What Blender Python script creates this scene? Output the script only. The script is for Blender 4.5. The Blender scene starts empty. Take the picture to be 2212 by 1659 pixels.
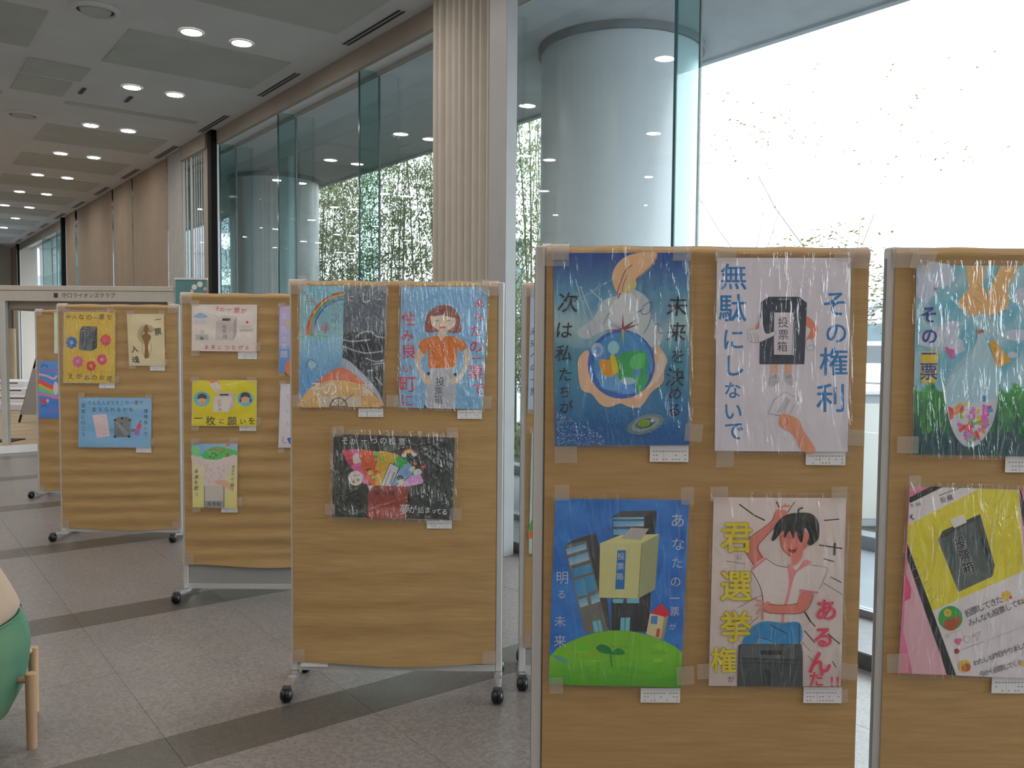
import bpy, math, random
from mathutils import Vector, Matrix
random.seed(7)
SC = bpy.context.scene
COL = SC.collection
# ------------------------------------------------------------------ camera, sky, exposure
F = 1840.0; H = 1.55
PT = math.radians(3.0); RL = math.radians(0.45)
FW = Vector((0, math.cos(PT), -math.sin(PT)))
_r0 = Vector((1, 0, 0)); _u0 = Vector((0, math.sin(PT), math.cos(PT)))
RG = math.cos(RL)*_r0 + math.sin(RL)*_u0
UP = -math.sin(RL)*_r0 + math.cos(RL)*_u0
cam_data = bpy.data.cameras.new('camera'); cam = bpy.data.objects.new('camera', cam_data); COL.objects.link(cam)
cam_data.sensor_width = 36; cam_data.lens = F/2212*36; cam_data.clip_end = 600; cam_data.clip_start = 0.05
cam.matrix_world = Matrix(((RG.x, UP.x, -FW.x, 0), (RG.y, UP.y, -FW.y, 0), (RG.z, UP.z, -FW.z, H), (0, 0, 0, 1)))
SC.camera = cam
SKY = 7.0
w = bpy.data.worlds.new('overcast_sky'); SC.world = w; w.use_nodes = True
bg = w.node_tree.nodes['Background']; bg.inputs[0].default_value = (0.86, 0.94, 1.0, 1); bg.inputs[1].default_value = SKY
LAMP = 100.0
SC.view_settings.view_transform = 'Standard'; SC.view_settings.look = 'None'
SC.view_settings.exposure = 0.0; SC.view_settings.gamma = 1.0; SC.view_settings.use_curve_mapping = False

def at(px, py, Y):
    d = FW + RG*((px-1106)/F) - UP*((py-829.5)/F)
    return Vector((0, 0, H)) + d*(Y/d.y)
TH = math.atan2(1401, 1840)
D1 = Vector((-math.sin(TH), math.cos(TH), 0)); NN = Vector((math.cos(TH), math.sin(TH), 0))
def W(s, n, z=0.0):
    return D1*s + NN*n + Vector((0, 0, z))
def s_at(px, n, py=560):
    d = FW + RG*((px-1106)/F) - UP*((py-829.5)/F)
    return (d*(n/d.dot(NN))).dot(D1)

# ------------------------------------------------------------------ materials
def lin(c):
    c = c/255.0
    return c/12.92 if c <= 0.04045 else ((c+0.055)/1.055)**2.4
def col(rgb, k=1.0):
    c = [lin(v)/k for v in rgb]; m = max(0.88, *c)/0.88      # keep the hue when an ink would be brighter than paper
    return tuple(v/m for v in c) + (1,)
def mat(name, rgb, rough=0.6, metal=0.0, var=0.0, scale=8.0, bump=0.0, bscale=60.0, spec=0.5, stretch=None, lo=None):
    m = bpy.data.materials.new(name); m.use_nodes = True
    nt = m.node_tree; b = nt.nodes['Principled BSDF']
    b.inputs['Base Color'].default_value = (*rgb[:3], 1); b.inputs['Roughness'].default_value = rough
    b.inputs['Metallic'].default_value = metal; b.inputs['Specular IOR Level'].default_value = spec
    tc = nt.nodes.new('ShaderNodeTexCoord'); vec = tc.outputs['Object']
    if stretch:
        mp = nt.nodes.new('ShaderNodeMapping'); mp.inputs['Scale'].default_value = stretch
        nt.links.new(vec, mp.inputs['Vector']); vec = mp.outputs['Vector']
    if var > 0:
        nz = nt.nodes.new('ShaderNodeTexNoise'); nz.inputs['Scale'].default_value = scale; nz.inputs['Detail'].default_value = 5
        rp = nt.nodes.new('ShaderNodeValToRGB')
        rp.color_ramp.elements[0].position = 0.3; rp.color_ramp.elements[1].position = 0.7
        a = lo if lo else [v*(1-var) for v in rgb[:3]]
        rp.color_ramp.elements[0].color = (*a[:3], 1)
        rp.color_ramp.elements[1].color = (*[min(1, v*(1+var)) for v in rgb[:3]], 1)
        nt.links.new(vec, nz.inputs['Vector']); nt.links.new(nz.outputs['Fac'], rp.inputs['Fac'])
        nt.links.new(rp.outputs['Color'], b.inputs['Base Color'])
    if bump > 0:
        n2 = nt.nodes.new('ShaderNodeTexNoise'); n2.inputs['Scale'].default_value = bscale; n2.inputs['Detail'].default_value = 4
        bp = nt.nodes.new('ShaderNodeBump'); bp.inputs['Strength'].default_value = bump; bp.inputs['Distance'].default_value = 0.01
        nt.links.new(vec, n2.inputs['Vector']); nt.links.new(n2.outputs['Fac'], bp.inputs['Height'])
        nt.links.new(bp.outputs['Normal'], b.inputs['Normal'])
    return m
def glass(name, tint, refl_boost=1.0, rough=0.0, bump=0.0, bscale=80, blend=1.45, bdist=0.01, haze=None):
    """thin sheet: coloured see-through plus fresnel mirror"""
    m = bpy.data.materials.new(name); m.use_nodes = True; nt = m.node_tree; nt.nodes.clear()
    out = nt.nodes.new('ShaderNodeOutputMaterial'); mx = nt.nodes.new('ShaderNodeMixShader')
    tr = nt.nodes.new('ShaderNodeBsdfTransparent'); gl = nt.nodes.new('ShaderNodeBsdfGlossy'); fr = nt.nodes.new('ShaderNodeFresnel')
    tr.inputs[0].default_value = (*tint, 1); gl.inputs['Roughness'].default_value = rough; fr.inputs[0].default_value = blend
    gl.inputs['Color'].default_value = (1, 1, 1, 1)
    if bump > 0:
        tc = nt.nodes.new('ShaderNodeTexCoord')
        n2 = nt.nodes.new('ShaderNodeTexNoise'); n2.inputs['Scale'].default_value = bscale; n2.inputs['Detail'].default_value = 3
        n2.inputs['Distortion'].default_value = 1.5
        bp = nt.nodes.new('ShaderNodeBump'); bp.inputs['Strength'].default_value = bump; bp.inputs['Distance'].default_value = bdist
        mp = nt.nodes.new('ShaderNodeMapping'); mp.inputs['Scale'].default_value = (1.5, 1, 0.32); mp.inputs['Rotation'].default_value = (0, 0.25, 0)
        nt.links.new(tc.outputs['Object'], mp.inputs['Vector']); nt.links.new(mp.outputs['Vector'], n2.inputs['Vector']); nt.links.new(n2.outputs['Fac'], bp.inputs['Height'])
        nt.links.new(bp.outputs['Normal'], gl.inputs['Normal']); nt.links.new(bp.outputs['Normal'], fr.inputs['Normal'])
    ge = nt.nodes.new('ShaderNodeNewGeometry'); mr = nt.nodes.new('ShaderNodeMapRange')   # same mirror strength on both faces
    mr.inputs['To Min'].default_value = blend; mr.inputs['To Max'].default_value = 1/blend
    nt.links.new(ge.outputs['Backfacing'], mr.inputs['Value']); nt.links.new(mr.outputs[0], fr.inputs[0])
    mu = nt.nodes.new('ShaderNodeMath'); mu.operation = 'MULTIPLY'; mu.use_clamp = True; mu.inputs[1].default_value = refl_boost
    nt.links.new(fr.outputs[0], mu.inputs[0]); nt.links.new(mu.outputs[0], mx.inputs[0])
    src = tr
    if haze:
        df = nt.nodes.new('ShaderNodeBsdfDiffuse'); df.inputs[0].default_value = (*haze[:3], 1)
        m2 = nt.nodes.new('ShaderNodeMixShader'); m2.inputs[0].default_value = haze[3]
        nt.links.new(tr.outputs[0], m2.inputs[1]); nt.links.new(df.outputs[0], m2.inputs[2]); src = m2
    nt.links.new(src.outputs[0], mx.inputs[1]); nt.links.new(gl.outputs[0], mx.inputs[2]); nt.links.new(mx.outputs[0], out.inputs[0])
    return m
def emit(name, rgb, s):
    m = bpy.data.materials.new(name); m.use_nodes = True; nt = m.node_tree; nt.nodes.clear()
    out = nt.nodes.new('ShaderNodeOutputMaterial'); e = nt.nodes.new('ShaderNodeEmission')
    e.inputs[0].default_value = (*rgb, 1); e.inputs[1].default_value = s; nt.links.new(e.outputs[0], out.inputs[0]); return m
def leafmat(name, rgb, trans=0.4):
    m = bpy.data.materials.new(name); m.use_nodes = True; nt = m.node_tree; nt.nodes.clear()
    out = nt.nodes.new('ShaderNodeOutputMaterial'); mx = nt.nodes.new('ShaderNodeMixShader')
    d = nt.nodes.new('ShaderNodeBsdfDiffuse'); t = nt.nodes.new('ShaderNodeBsdfTranslucent')
    tc = nt.nodes.new('ShaderNodeTexCoord'); nz = nt.nodes.new('ShaderNodeTexNoise'); nz.inputs['Scale'].default_value = 3.0
    rp = nt.nodes.new('ShaderNodeValToRGB'); rp.color_ramp.elements[0].position = 0.35; rp.color_ramp.elements[1].position = 0.65
    rp.color_ramp.elements[0].color = (*[v*0.55 for v in rgb], 1); rp.color_ramp.elements[1].color = (*[v*1.45 for v in rgb], 1)
    nt.links.new(tc.outputs['Object'], nz.inputs['Vector']); nt.links.new(nz.outputs['Fac'], rp.inputs['Fac'])
    nt.links.new(rp.outputs['Color'], d.inputs[0]); nt.links.new(rp.outputs['Color'], t.inputs[0])
    mx.inputs[0].default_value = trans
    nt.links.new(d.outputs[0], mx.inputs[1]); nt.links.new(t.outputs[0], mx.inputs[2]); nt.links.new(mx.outputs[0], out.inputs[0]); return m

M = {}
M['ceiling'] = mat('ceiling_paint', (0.60, 0.61, 0.62), 0.8, var=0.04, scale=1.5)
M['ceiling_grey_shade'] = mat('ceiling_grey_and_shade', (0.46, 0.48, 0.455), 0.85, var=0.06, scale=2, bump=0.2, bscale=200)  # grey of vents and hatches, also the darker part of the painted light pattern
M['wall'] = mat('wall_paint', (0.50, 0.46, 0.41), 0.8, var=0.05, scale=1)
M['soffit'] = mat('soffit_board', (0.42, 0.44, 0.46), 0.8, var=0.06, scale=3, bump=0.3, bscale=90)
M['white_trim'] = mat('white_trim', (0.80, 0.80, 0.83), 0.5, var=0.03)
M['fascia'] = mat('fascia_brown', (0.30, 0.265, 0.225), 0.6, var=0.06, scale=3)
M['slot'] = mat('slot_black', (0.03, 0.03, 0.035), 0.6, var=0.1)
M['column'] = mat('column_enamel', (0.46, 0.50, 0.53), 0.28, var=0.03, scale=1.2)
M['ring'] = mat('ring_dark', (0.16, 0.17, 0.18), 0.6, var=0.1)
M['pane'] = glass('window_glass', (0.96, 0.985, 0.98), 1.5)
M['fin'] = glass('fin_glass', (0.76, 0.88, 0.87), 0.8)
M['fin_edge'] = mat('fin_edge_glass', (0.03, 0.10, 0.11), 0.12, var=0.2, scale=3)
M['fin_seal'] = mat('fin_seal', (0.16, 0.18, 0.19), 0.5, var=0.1)
M['dark_post'] = mat('dark_post', (0.006, 0.006, 0.007), 0.7, var=0.15, spec=0.2)
M['alu'] = mat('aluminium', (0.55, 0.54, 0.52), 0.4, 0.2, var=0.04, scale=4)
M['alu_dark'] = mat('aluminium_side', (0.27, 0.28, 0.31), 0.4, 0.5, var=0.05)
M['panel_grey'] = mat('panel_grey', (0.30, 0.295, 0.29), 0.7, var=0.04, scale=5, bump=0.1, bscale=300)
M['kraft'] = mat('kraft_paper', (0.42, 0.265, 0.115), 0.5, var=0.10, scale=5, bump=0.12, bscale=9, stretch=(1, 1, 9), spec=0.35)
M['tape'] = glass('clear_tape', (0.90, 0.88, 0.86), 1.3, 0.3, bump=0.25, bscale=120, haze=(0.80, 0.74, 0.68, 0.22))
M['sleeve'] = glass('plastic_sleeve', (0.985, 0.985, 0.985), 2.4, 0.17, bump=1.0, bscale=24)
M['sleeve_crumpled'] = glass('crumpled_sleeve', (0.985, 0.985, 0.985), 3.0, 0.13, bump=1.0, bscale=34, bdist=0.02)
M['chrome'] = mat('chrome', (0.62, 0.63, 0.66), 0.2, 0.9, var=0.05)
M['rubber'] = mat('black_caster', (0.008, 0.008, 0.010), 0.25, var=0.3, scale=20)
M['caster_cap'] = mat('caster_cap', (0.03, 0.03, 0.035), 0.4, var=0.3)
M['card'] = mat('card_white', (0.74, 0.74, 0.75), 0.7, var=0.02)
M['sheet'] = mat('drawing_paper', (0.78, 0.77, 0.77), 0.7, var=0.02)
M['curtain'] = mat('curtain_fabric', (0.27, 0.215, 0.165), 0.85, var=0.05, scale=6, bump=0.2, bscale=250)
M['curtain_pale'] = mat('curtain_pale', (0.50, 0.46, 0.41), 0.8, var=0.04, scale=6, bump=0.2, bscale=250)
M['sheer'] = mat('blind_slat', (0.42, 0.42, 0.41), 0.7, var=0.05)
M['green_fabric'] = mat('green_upholstery', (0.125, 0.215, 0.10), 0.85, var=0.12, scale=3, bump=0.3, bscale=260, lo=(0.045, 0.16, 0.11))
M['cream_fabric'] = mat('cream_upholstery', (0.42, 0.31, 0.225), 0.85, var=0.05, scale=3, bump=0.3, bscale=260)
M['wood'] = mat('pale_wood', (0.44, 0.27, 0.155), 0.5, var=0.12, scale=6, stretch=(6, 6, 0.6))
M['deck_wood'] = mat('deck_wood', (0.40, 0.30, 0.18), 0.5, var=0.1, scale=3)
M['edge_metal'] = mat('edge_metal', (0.36, 0.36, 0.37), 0.5, var=0.03)
M['brown_mat'] = mat('brown_mat', (0.05, 0.025, 0.018), 0.9, var=0.2)
M['tan'] = mat('tan_cardboard', (0.36, 0.26, 0.155), 0.7, var=0.06)
M['white'] = mat('white_paint', (0.72, 0.72, 0.74), 0.5, var=0.03)
M['cream_metal'] = mat('cream_metal', (0.50, 0.46, 0.41), 0.5, var=0.03)
M['blue_box'] = mat('blue_plastic', (0.03, 0.08, 0.14), 0.5, var=0.1)
M['teal'] = mat('teal_print', (0.10, 0.24, 0.25), 0.5, var=0.12, scale=5)
M['pink'] = mat('pink_print', (0.65, 0.4, 0.42), 0.5, var=0.05)
M['kerb'] = mat('kerb_stone', (0.075, 0.078, 0.082), 0.35, var=0.2, scale=20)
M['paving'] = mat('paving', (0.17, 0.19, 0.215), 0.6, var=0.15, scale=1.5)
M['asphalt'] = mat('asphalt', (0.12, 0.13, 0.145), 0.7, var=0.2, scale=2)
M['soil'] = mat('soil', (0.045, 0.05, 0.03), 0.9, var=0.4, scale=9)
M['leaf'] = leafmat('bamboo_leaf', (0.24, 0.285, 0.17), 0.5)
M['leaf_pale'] = leafmat('pale_leaf', (0.13, 0.125, 0.035), 0.4)
M['culm'] = mat('bamboo_culm', (0.10, 0.125, 0.06), 0.5, var=0.25, scale=3)
M['bark'] = mat('bark', (0.10, 0.09, 0.085), 0.8, var=0.3)
M['bldg'] = mat('building_render', (0.34, 0.36, 0.40), 0.7, var=0.05)
M['bldg_tan'] = mat('building_tan', (0.16, 0.14, 0.12), 0.7, var=0.1)
M['bldg_glass'] = mat('building_glass', (0.07, 0.11, 0.13), 0.25, var=0.3, scale=0.5)
M['car_white'] = mat('car_white', (0.75, 0.76, 0.78), 0.25, var=0.02)
M['car_silver'] = mat('car_silver', (0.35, 0.38, 0.42), 0.25, 0.4, var=0.02)
M['car_glass'] = mat('car_glass', (0.03, 0.04, 0.05), 0.1, var=0.1)
M['lamp'] = emit('lamp_lens', (1.0, 0.93, 0.85), LAMP)
def terrazzo(name, base, k):
    m = mat(name, base, 0.36, spec=0.45); nt = m.node_tree; b = nt.nodes['Principled BSDF']
    g = nt.nodes.new('ShaderNodeNewGeometry')
    v = nt.nodes.new('ShaderNodeTexVoronoi'); v.inputs['Scale'].default_value = 85
    n = nt.nodes.new('ShaderNodeTexNoise'); n.inputs['Scale'].default_value = 0.9
    rp = nt.nodes.new('ShaderNodeValToRGB'); e = rp.color_ramp.elements
    e[0].position = 0.08; e[0].color = (*[x*(1-k) for x in base], 1)
    e[1].position = 0.92; e[1].color = (*[min(1, x*(1+k*1.3)) for x in base], 1)
    mid = rp.color_ramp.elements.new(0.5); mid.color = (*base, 1)
    mx = nt.nodes.new('ShaderNodeMix'); mx.data_type = 'RGBA'; mx.blend_type = 'MULTIPLY'; mx.inputs[0].default_value = 0.35
    sp = nt.nodes.new('ShaderNodeSeparateColor')
    nt.links.new(g.outputs['Position'], v.inputs['Vector']); nt.links.new(g.outputs['Position'], n.inputs['Vector'])
    nt.links.new(v.outputs['Color'], sp.inputs[0]); nt.links.new(sp.outputs[0], rp.inputs['Fac'])
    r2 = nt.nodes.new('ShaderNodeValToRGB'); r2.color_ramp.elements[0].position = 0.3; r2.color_ramp.elements[0].color = (0.75, 0.75, 0.78, 1)
    r2.color_ramp.elements[1].position = 0.7; nt.links.new(n.outputs['Fac'], r2.inputs['Fac'])
    nt.links.new(rp.outputs['Color'], mx.inputs[6]); nt.links.new(r2.outputs['Color'], mx.inputs[7])
    nt.links.new(mx.outputs[2], b.inputs['Base Color']); return m
M['tile'] = terrazzo('terrazzo', (0.185, 0.165, 0.158), 0.17)
M['tile_dark'] = terrazzo('dark_granite', (0.085, 0.078, 0.066), 0.14)
def print_mat():
    m = mat('poster_print', (1, 1, 1), 0.6, spec=0.3); nt = m.node_tree; b = nt.nodes['Principled BSDF']
    a = nt.nodes.new('ShaderNodeVertexColor'); a.layer_name = 'Ink'; nt.links.new(a.outputs['Color'], b.inputs['Base Color']); return m
M['print'] = print_mat()

# ------------------------------------------------------------------ object helpers
def origin(p):
    v = Vector((0, 0, 0))
    while p is not None: v += p.location; p = p.parent
    return v
def tag(o, label=None, cat=None, group=None, kind=None):
    if label: o['label'] = label
    if cat: o['category'] = cat
    if group: o['group'] = group
    if kind: o['kind'] = kind
    return o
def thing(name, loc, label, cat, group=None):
    o = bpy.data.objects.new(name, None); COL.objects.link(o); o.location = loc; o.empty_display_size = 0.05
    return tag(o, label, cat, group)
class MB:
    def __init__(s): s.v = []; s.f = []; s.sm = False
    def add(s, vs, fs):
        k = len(s.v); s.v += [Vector(p) for p in vs]; s.f += [tuple(i+k for i in f) for f in fs]; return s
    def hexa(s, c):
        return s.add(c, [(0, 3, 2, 1), (4, 5, 6, 7), (0, 1, 5, 4), (1, 2, 6, 5), (2, 3, 7, 6), (3, 0, 4, 7)])
    def box(s, x0, x1, y0, y1, z0, z1, T=None):
        c = [(x0, y0, z0), (x1, y0, z0), (x1, y1, z0), (x0, y1, z0), (x0, y0, z1), (x1, y0, z1), (x1, y1, z1), (x0, y1, z1)]
        if T: c = [T(*p) for p in c]
        return s.hexa(c)
    def bbox(s, x0, x1, y0, y1, z0, z1, b=0.003, T=None):
        """box with chamfered vertical + top edges (12-gon profile in xy, inset top and bottom)"""
        P = [(x0+b, y0), (x1-b, y0), (x1, y0+b), (x1, y1-b), (x1-b, y1), (x0+b, y1), (x0, y1-b), (x0, y0+b)]
        cx, cy = (x0+x1)/2, (y0+y1)/2
        def ins(p): return (p[0]+math.copysign(b, cx-p[0])*0.7, p[1]+math.copysign(b, cy-p[1])*0.7)
        rings = [[(*ins(p), z0) for p in P], [(*p, z0+b) for p in P], [(*p, z1-b) for p in P], [(*ins(p), z1) for p in P]]
        if T: rings = [[T(*p) for p in r] for r in rings]
        return s.rings(rings, True, True)
    def rings(s, R, cap0=True, cap1=True, closed=True):
        k = len(s.v); n = len(R[0])
        for r in R: s.v += [Vector(p) for p in r]
        for i in range(len(R)-1):
            for j in range(n if closed else n-1):
                a = k+i*n+j; b = k+i*n+(j+1) % n
                s.f.append((a, b, b+n, a+n))
        if cap0: s.f.append(tuple(k+j for j in reversed(range(n))))
        if cap1: s.f.append(tuple(k+(len(R)-1)*n+j for j in range(n)))
        return s
    def tube(s, pts, rad, n=8, cap=True):
        pts = [Vector(p) for p in pts]; R = []
        for i, p in enumerate(pts):
            d = (pts[min(i+1, len(pts)-1)]-pts[max(i-1, 0)]).normalized()
            a = d.orthogonal().normalized() if abs(d.z) < 0.9 else d.cross(Vector((0, 1, 0))).normalized()
            if abs(d.z) < 0.9: a = d.cross(Vector((0, 0, 1))).normalized()
            b = d.cross(a); r = rad[i] if isinstance(rad, (list, tuple)) else rad
            R.append([p+a*(r*math.cos(t*2*math.pi/n))+b*(r*math.sin(t*2*math.pi/n)) for t in range(n)])
        s.sm = True
        return s.rings(R, cap, cap)
    def lathe(s, c, prof, n=24, cap=True, sx=1.0, sy=1.0, rot=0.0, T=None):
        R = []
        for r, z in prof:
            ring = []
            for t in range(n):
                a = t*2*math.pi/n; x = r*math.cos(a)*sx; y = r*math.sin(a)*sy
                p = (c[0]+x*math.cos(rot)-y*math.sin(rot), c[1]+x*math.sin(rot)+y*math.cos(rot), c[2]+z)
                ring.append(T(*p) if T else p)
            R.append(ring)
        s.sm = True
        return s.rings(R, cap, cap)
    def grid(s, P):
        k = len(s.v); n = len(P[0])
        for r in P: s.v += [Vector(p) for p in r]
        for i in range(len(P)-1):
            for j in range(n-1):
                a = k+i*n+j; s.f.append((a, a+1, a+n+1, a+n))
        s.sm = True; return s
    def build(s, name, m, parent=None, smooth=None, loc=None, label=None):
        o0 = origin(parent) if parent else (Vector(loc) if loc is not None else Vector((0, 0, 0)))
        me = bpy.data.meshes.new(name); me.from_pydata([tuple(p-o0) for p in s.v], [], s.f); me.materials.append(m)
        if s.sm if smooth is None else smooth:
            me.polygons.foreach_set('use_smooth', [True]*len(me.polygons))
            try: me.set_sharp_from_angle(angle=math.radians(40))
            except Exception: pass
        me.update()
        o = bpy.data.objects.new(name, me); COL.objects.link(o)
        if parent: o.parent = parent
        elif loc is not None: o.location = loc
        if label: o['label'] = label
        return o
def copy_tree(o, parent=None):
    c = o.copy(); COL.objects.link(c); c.parent = parent
    for ch in list(o.children): copy_tree(ch, c)
    return c
def struct(name, mb, m, parent=None, **k):
    o = mb.build(name, m, parent, **k)
    if not parent: o['kind'] = 'structure'
    return o

# glyphs: outlines of the default font (it falls back to its built-in CJK face)
_fc = bpy.data.curves.new('glyph', 'FONT'); _fo = bpy.data.objects.new('glyph', _fc); COL.objects.link(_fo)
_fc.resolution_u = 3; _fc.size = 1.0; _fc.align_x = 'CENTER'
_G = {}
def glyph(ch, bold=0.0):
    key = (ch, round(bold, 4))
    if key not in _G:
        _fc.body = ch; _fc.offset = bold
        bpy.context.view_layer.update()
        dg = bpy.context.evaluated_depsgraph_get(); ev = _fo.evaluated_get(dg); me = ev.to_mesh()
        vs = [(v.co.x, v.co.y) for v in me.vertices]; fs = [tuple(p.vertices) for p in me.polygons]
        ev.to_mesh_clear()
        _G[key] = (vs, fs)
    return _G[key]
# ------------------------------------------------------------------ the room
CZ = 4.25; GN = 4.28; FN = 3.74; S0, S1, N0 = -2.6, 30.2, -5.2
def WT(s, n, z): return W(s, n, z)
flo = struct('floor', MB().box(S0, S1, N0, 3.74, -0.12, -0.006, WT), M['tile'])
# tiles: 0.76 x 0.78 light terrazzo fields between 0.28 m granite bands
def tile_mesh(a, b, m):
    mb = MB(); g = 0.0007; c = 0.0008
    P = lambda x0, x1, y0, y1, z: [(x0, y0, z), (x1, y0, z), (x1, y1, z), (x0, y1, z)]
    mb.rings([P(g, a-g, g, b-g, -0.0055), P(g, a-g, g, b-g, -c*0.5), P(g+c, a-g-c, g+c, b-g-c, 0)], False, True)
    me = bpy.data.meshes.new('floor_tile'); me.from_pydata([tuple(v) for v in mb.v], [], mb.f); me.materials.append(m); me.update(); return me
_tm = {}
def tile(s, n, ds, dn, m, nm):
    k = (round(ds, 3), round(dn, 3), nm)
    if k not in _tm: _tm[k] = tile_mesh(ds, dn, m)
    o = bpy.data.objects.new(nm, _tm[k]); COL.objects.link(o); o.parent = flo
    p = W(s, n+dn, 0); o.location = p
    o.rotation_euler = (0, 0, math.atan2(D1.y, D1.x))   # local x along s, local y along -n
NC = [0.13+0.76*k for k in range(-2, 5)]
for i in range(-1, 13):
    sb = 3.09+1.84*i
    for n in NC:
        dn = min(0.76, 3.735-n)
        if dn < 0.1: continue
        if i >= 0: tile(sb, n, 0.28, dn, M['tile_dark'], 'floor_band')
        for q in range(2):
            tile(sb+0.28+0.78*q, n, 0.78, dn, M['tile'], 'floor_tile')
ceil = struct('ceiling', MB().box(S0, S1, N0, FN, CZ, CZ+0.12, WT), M['ceiling'])
struct('ceiling', MB().box(S0, S1, FN+0.055, GN+0.03, CZ+0.022, CZ+0.12, WT), M['white_trim'])
PM = {}
for k in range(-3, 11):                                   # light pattern on the ceiling put into colour: darker rectangles beside lighter strips
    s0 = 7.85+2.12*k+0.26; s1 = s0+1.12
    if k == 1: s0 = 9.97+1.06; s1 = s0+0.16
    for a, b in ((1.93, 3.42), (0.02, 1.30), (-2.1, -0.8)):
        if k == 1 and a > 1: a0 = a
        MB().box(s0, s1, a, b, CZ-0.006, CZ-0.0005, WT).build('ceiling_grey_shade', M['ceiling_grey_shade'], ceil)
struct('wall_back', MB().box(S0, S1, N0-0.15, N0, 0, CZ, WT), M['wall'])
struct('wall_near_unseen', MB().box(S0-0.15, S0, N0, GN, 0, CZ, WT), M['wall'])  # unseen end wall, set close behind the camera to cut window light on boards
struct('wall_far', MB().box(S1, S1+0.15, N0, GN+0.1, 0, CZ+0.1, WT), M['wall'])
# fascia dropping from the ceiling edge, kerb under the glass
struct('trim_1', MB().box(S0, S1, FN, FN+0.05, 4.065, CZ+0.12, WT), M['fascia'])
struct('trim_2', MB().bbox(S0, S1, FN+0.005, GN+0.12, -0.1, 0.075, 0.006, WT), M['kerb'])
struct('trim_3', MB().box(S0, S1, GN-0.03, GN+0.03, 4.235, 4.275, WT).box(S0, S1, GN-0.012, GN+0.012, 4.228, 4.235, WT), M['alu'])
struct('trim_4', MB().box(S0, S1, GN-0.03, GN+0.03, 0.072, 0.11, WT), M['alu_dark'])
# glass panes between the ribs, every pane a window with its rib
k = 0
s = 3.67-2.115*2
while s < 29:
    k += 1
    wd = struct('window_%d' % k, MB().box(s+0.007, s+2.108, GN-0.006, GN+0.006, 0.11, 4.236, WT), M['pane'])
    MB().box(s-0.010, s+0.010, 4.055, GN-0.012, 0.08, 4.262, WT).build('glass_fin', M['fin'], wd)
    MB().box(s-0.011, s+0.011, 4.045, 4.0545, 0.08, 4.262, WT).build('fin_edge', M['fin_edge'], wd)
    MB().box(s-0.0065, s+0.0065, GN-0.0115, GN+0.008, 0.11, 4.236, WT).build('seal', M['fin_seal'], wd)
    s += 2.115
# outside soffit
struct('trim_5', MB().box(-9, 44, GN+0.05, 6.58, 4.275, 4.6, WT), M['soffit'])
struct('trim_6', MB().box(-9, 44, 6.581, 6.66, 4.25, 4.9, WT), M['soffit'])
for i, a in enumerate(('round column nearest the camera, outside the glass behind the four-drawing board', 'round column outside, second one, seen through the glass ribs', 'round column far down the window wall outside')):
    sc_ = 5.88+8.46*i; c = W(sc_, 5.73)
    t = thing('round_column', c, 'large pale grey '+a, 'column', 'round columns outside the glass')
    MB().lathe(c, [(0.744, 0.012), (0.744, 4.205)], 64).build('shaft', M['column'], t)
    MB().lathe(c, [(0.775, 4.205), (0.775, 4.274)], 64).build('collar', M['ring'], t)

# downlights
def downlight(loc):
    t = thing('downlight', loc, 'round', 'ceiling light', 'round recessed downlights in the ceiling')
    MB().lathe(loc, [(0.088, -0.010), (0.100, -0.010), (0.103, -0.001)], 20, False).lathe(loc, [(0.088, -0.010), (0.086, -0.003)], 20, False).build('trim_ring', M['white_trim'], t)
    MB().lathe(loc, [(0.0, -0.0075), (0.05, -0.009), (0.086, -0.005)], 20, False).build('lens', M['lamp'], t, smooth=True)
    return t
proto = None; cnt = 0
for i in range(-4, 9):  # unseen row behind the camera continues the grid, added to brighten the boards
    s = 7.86+2.12*i
    for m_ in range(0, 4):
        for dn in (0, 0.45):
            n = 2.385+0.004*i-2.1*m_+dn
            loc = W(s, n, CZ)
            if proto is None: proto = downlight(loc); o = proto
            else: o = copy_tree(proto); o.location = loc
            side = 'window-side' if dn else 'room-side'
            if m_ == 0 and i >= 0:
                o['label'] = '%s lit downlight of the %s pair in the ceiling row nearest the windows' % (side, ['nearest', 'second', 'third', 'fourth', 'fifth', 'sixth', 'seventh', 'eighth', 'ninth'][i])
            else:
                o['label'] = 'lit round recessed downlight in the inner rows of the ceiling or in the added unseen row behind the camera'; o['group'] = 'inner rows of downlights'
# linear slot diffusers beside the windows
ordn = ['nearest', 'second', 'third', 'fourth', 'fifth', 'sixth', 'seventh', 'eighth', 'ninth', 'tenth', 'eleventh']
for i in range(11):
    s0 = 6.24+2.12*i
    t = thing('slot_diffuser', W(s0+0.54, 3.60, CZ), '%s long dark two-slot air diffuser in the ceiling edge along the windows' % ordn[i], 'air vent', 'slot diffusers along the windows')
    MB().box(s0, s0+1.08, 3.555, 3.645, CZ-0.006, CZ-0.0005, WT).build('frame', M['ceiling'], t)
    for a in (3.566, 3.607):
        MB().box(s0+0.02, s0+1.06, a, a+0.027, CZ-0.0085, CZ-0.0062, WT).build('slot', M['slot'], t)
def ringvent(s, n, r, lab):
    c = W(s, n, CZ); t = thing('round_diffuser', c, lab, 'air vent')
    MB().lathe(c, [(r, -0.001), (r*0.97, -0.020), (r*0.80, -0.026), (r*0.76, -0.006)], 32, False).build('outer_ring', M['ceiling'], t)
    MB().lathe(c, [(r*0.66, -0.004), (r*0.6, -0.024), (r*0.25, -0.03), (0.001, -0.03)], 32, False).build('cone', M['ceiling_grey_shade'], t)
    MB().lathe(c, [(r*0.77, -0.008), (r*0.65, -0.008)], 32, False).build('gap', M['slot'], t)
ringvent(7.83, 1.60, 0.19, 'round ceiling air diffuser nearest the camera, left of the nearest downlights')
ringvent(12.03, 1.62, 0.19, 'second round ceiling air diffuser, left of the third downlight pair')
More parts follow.
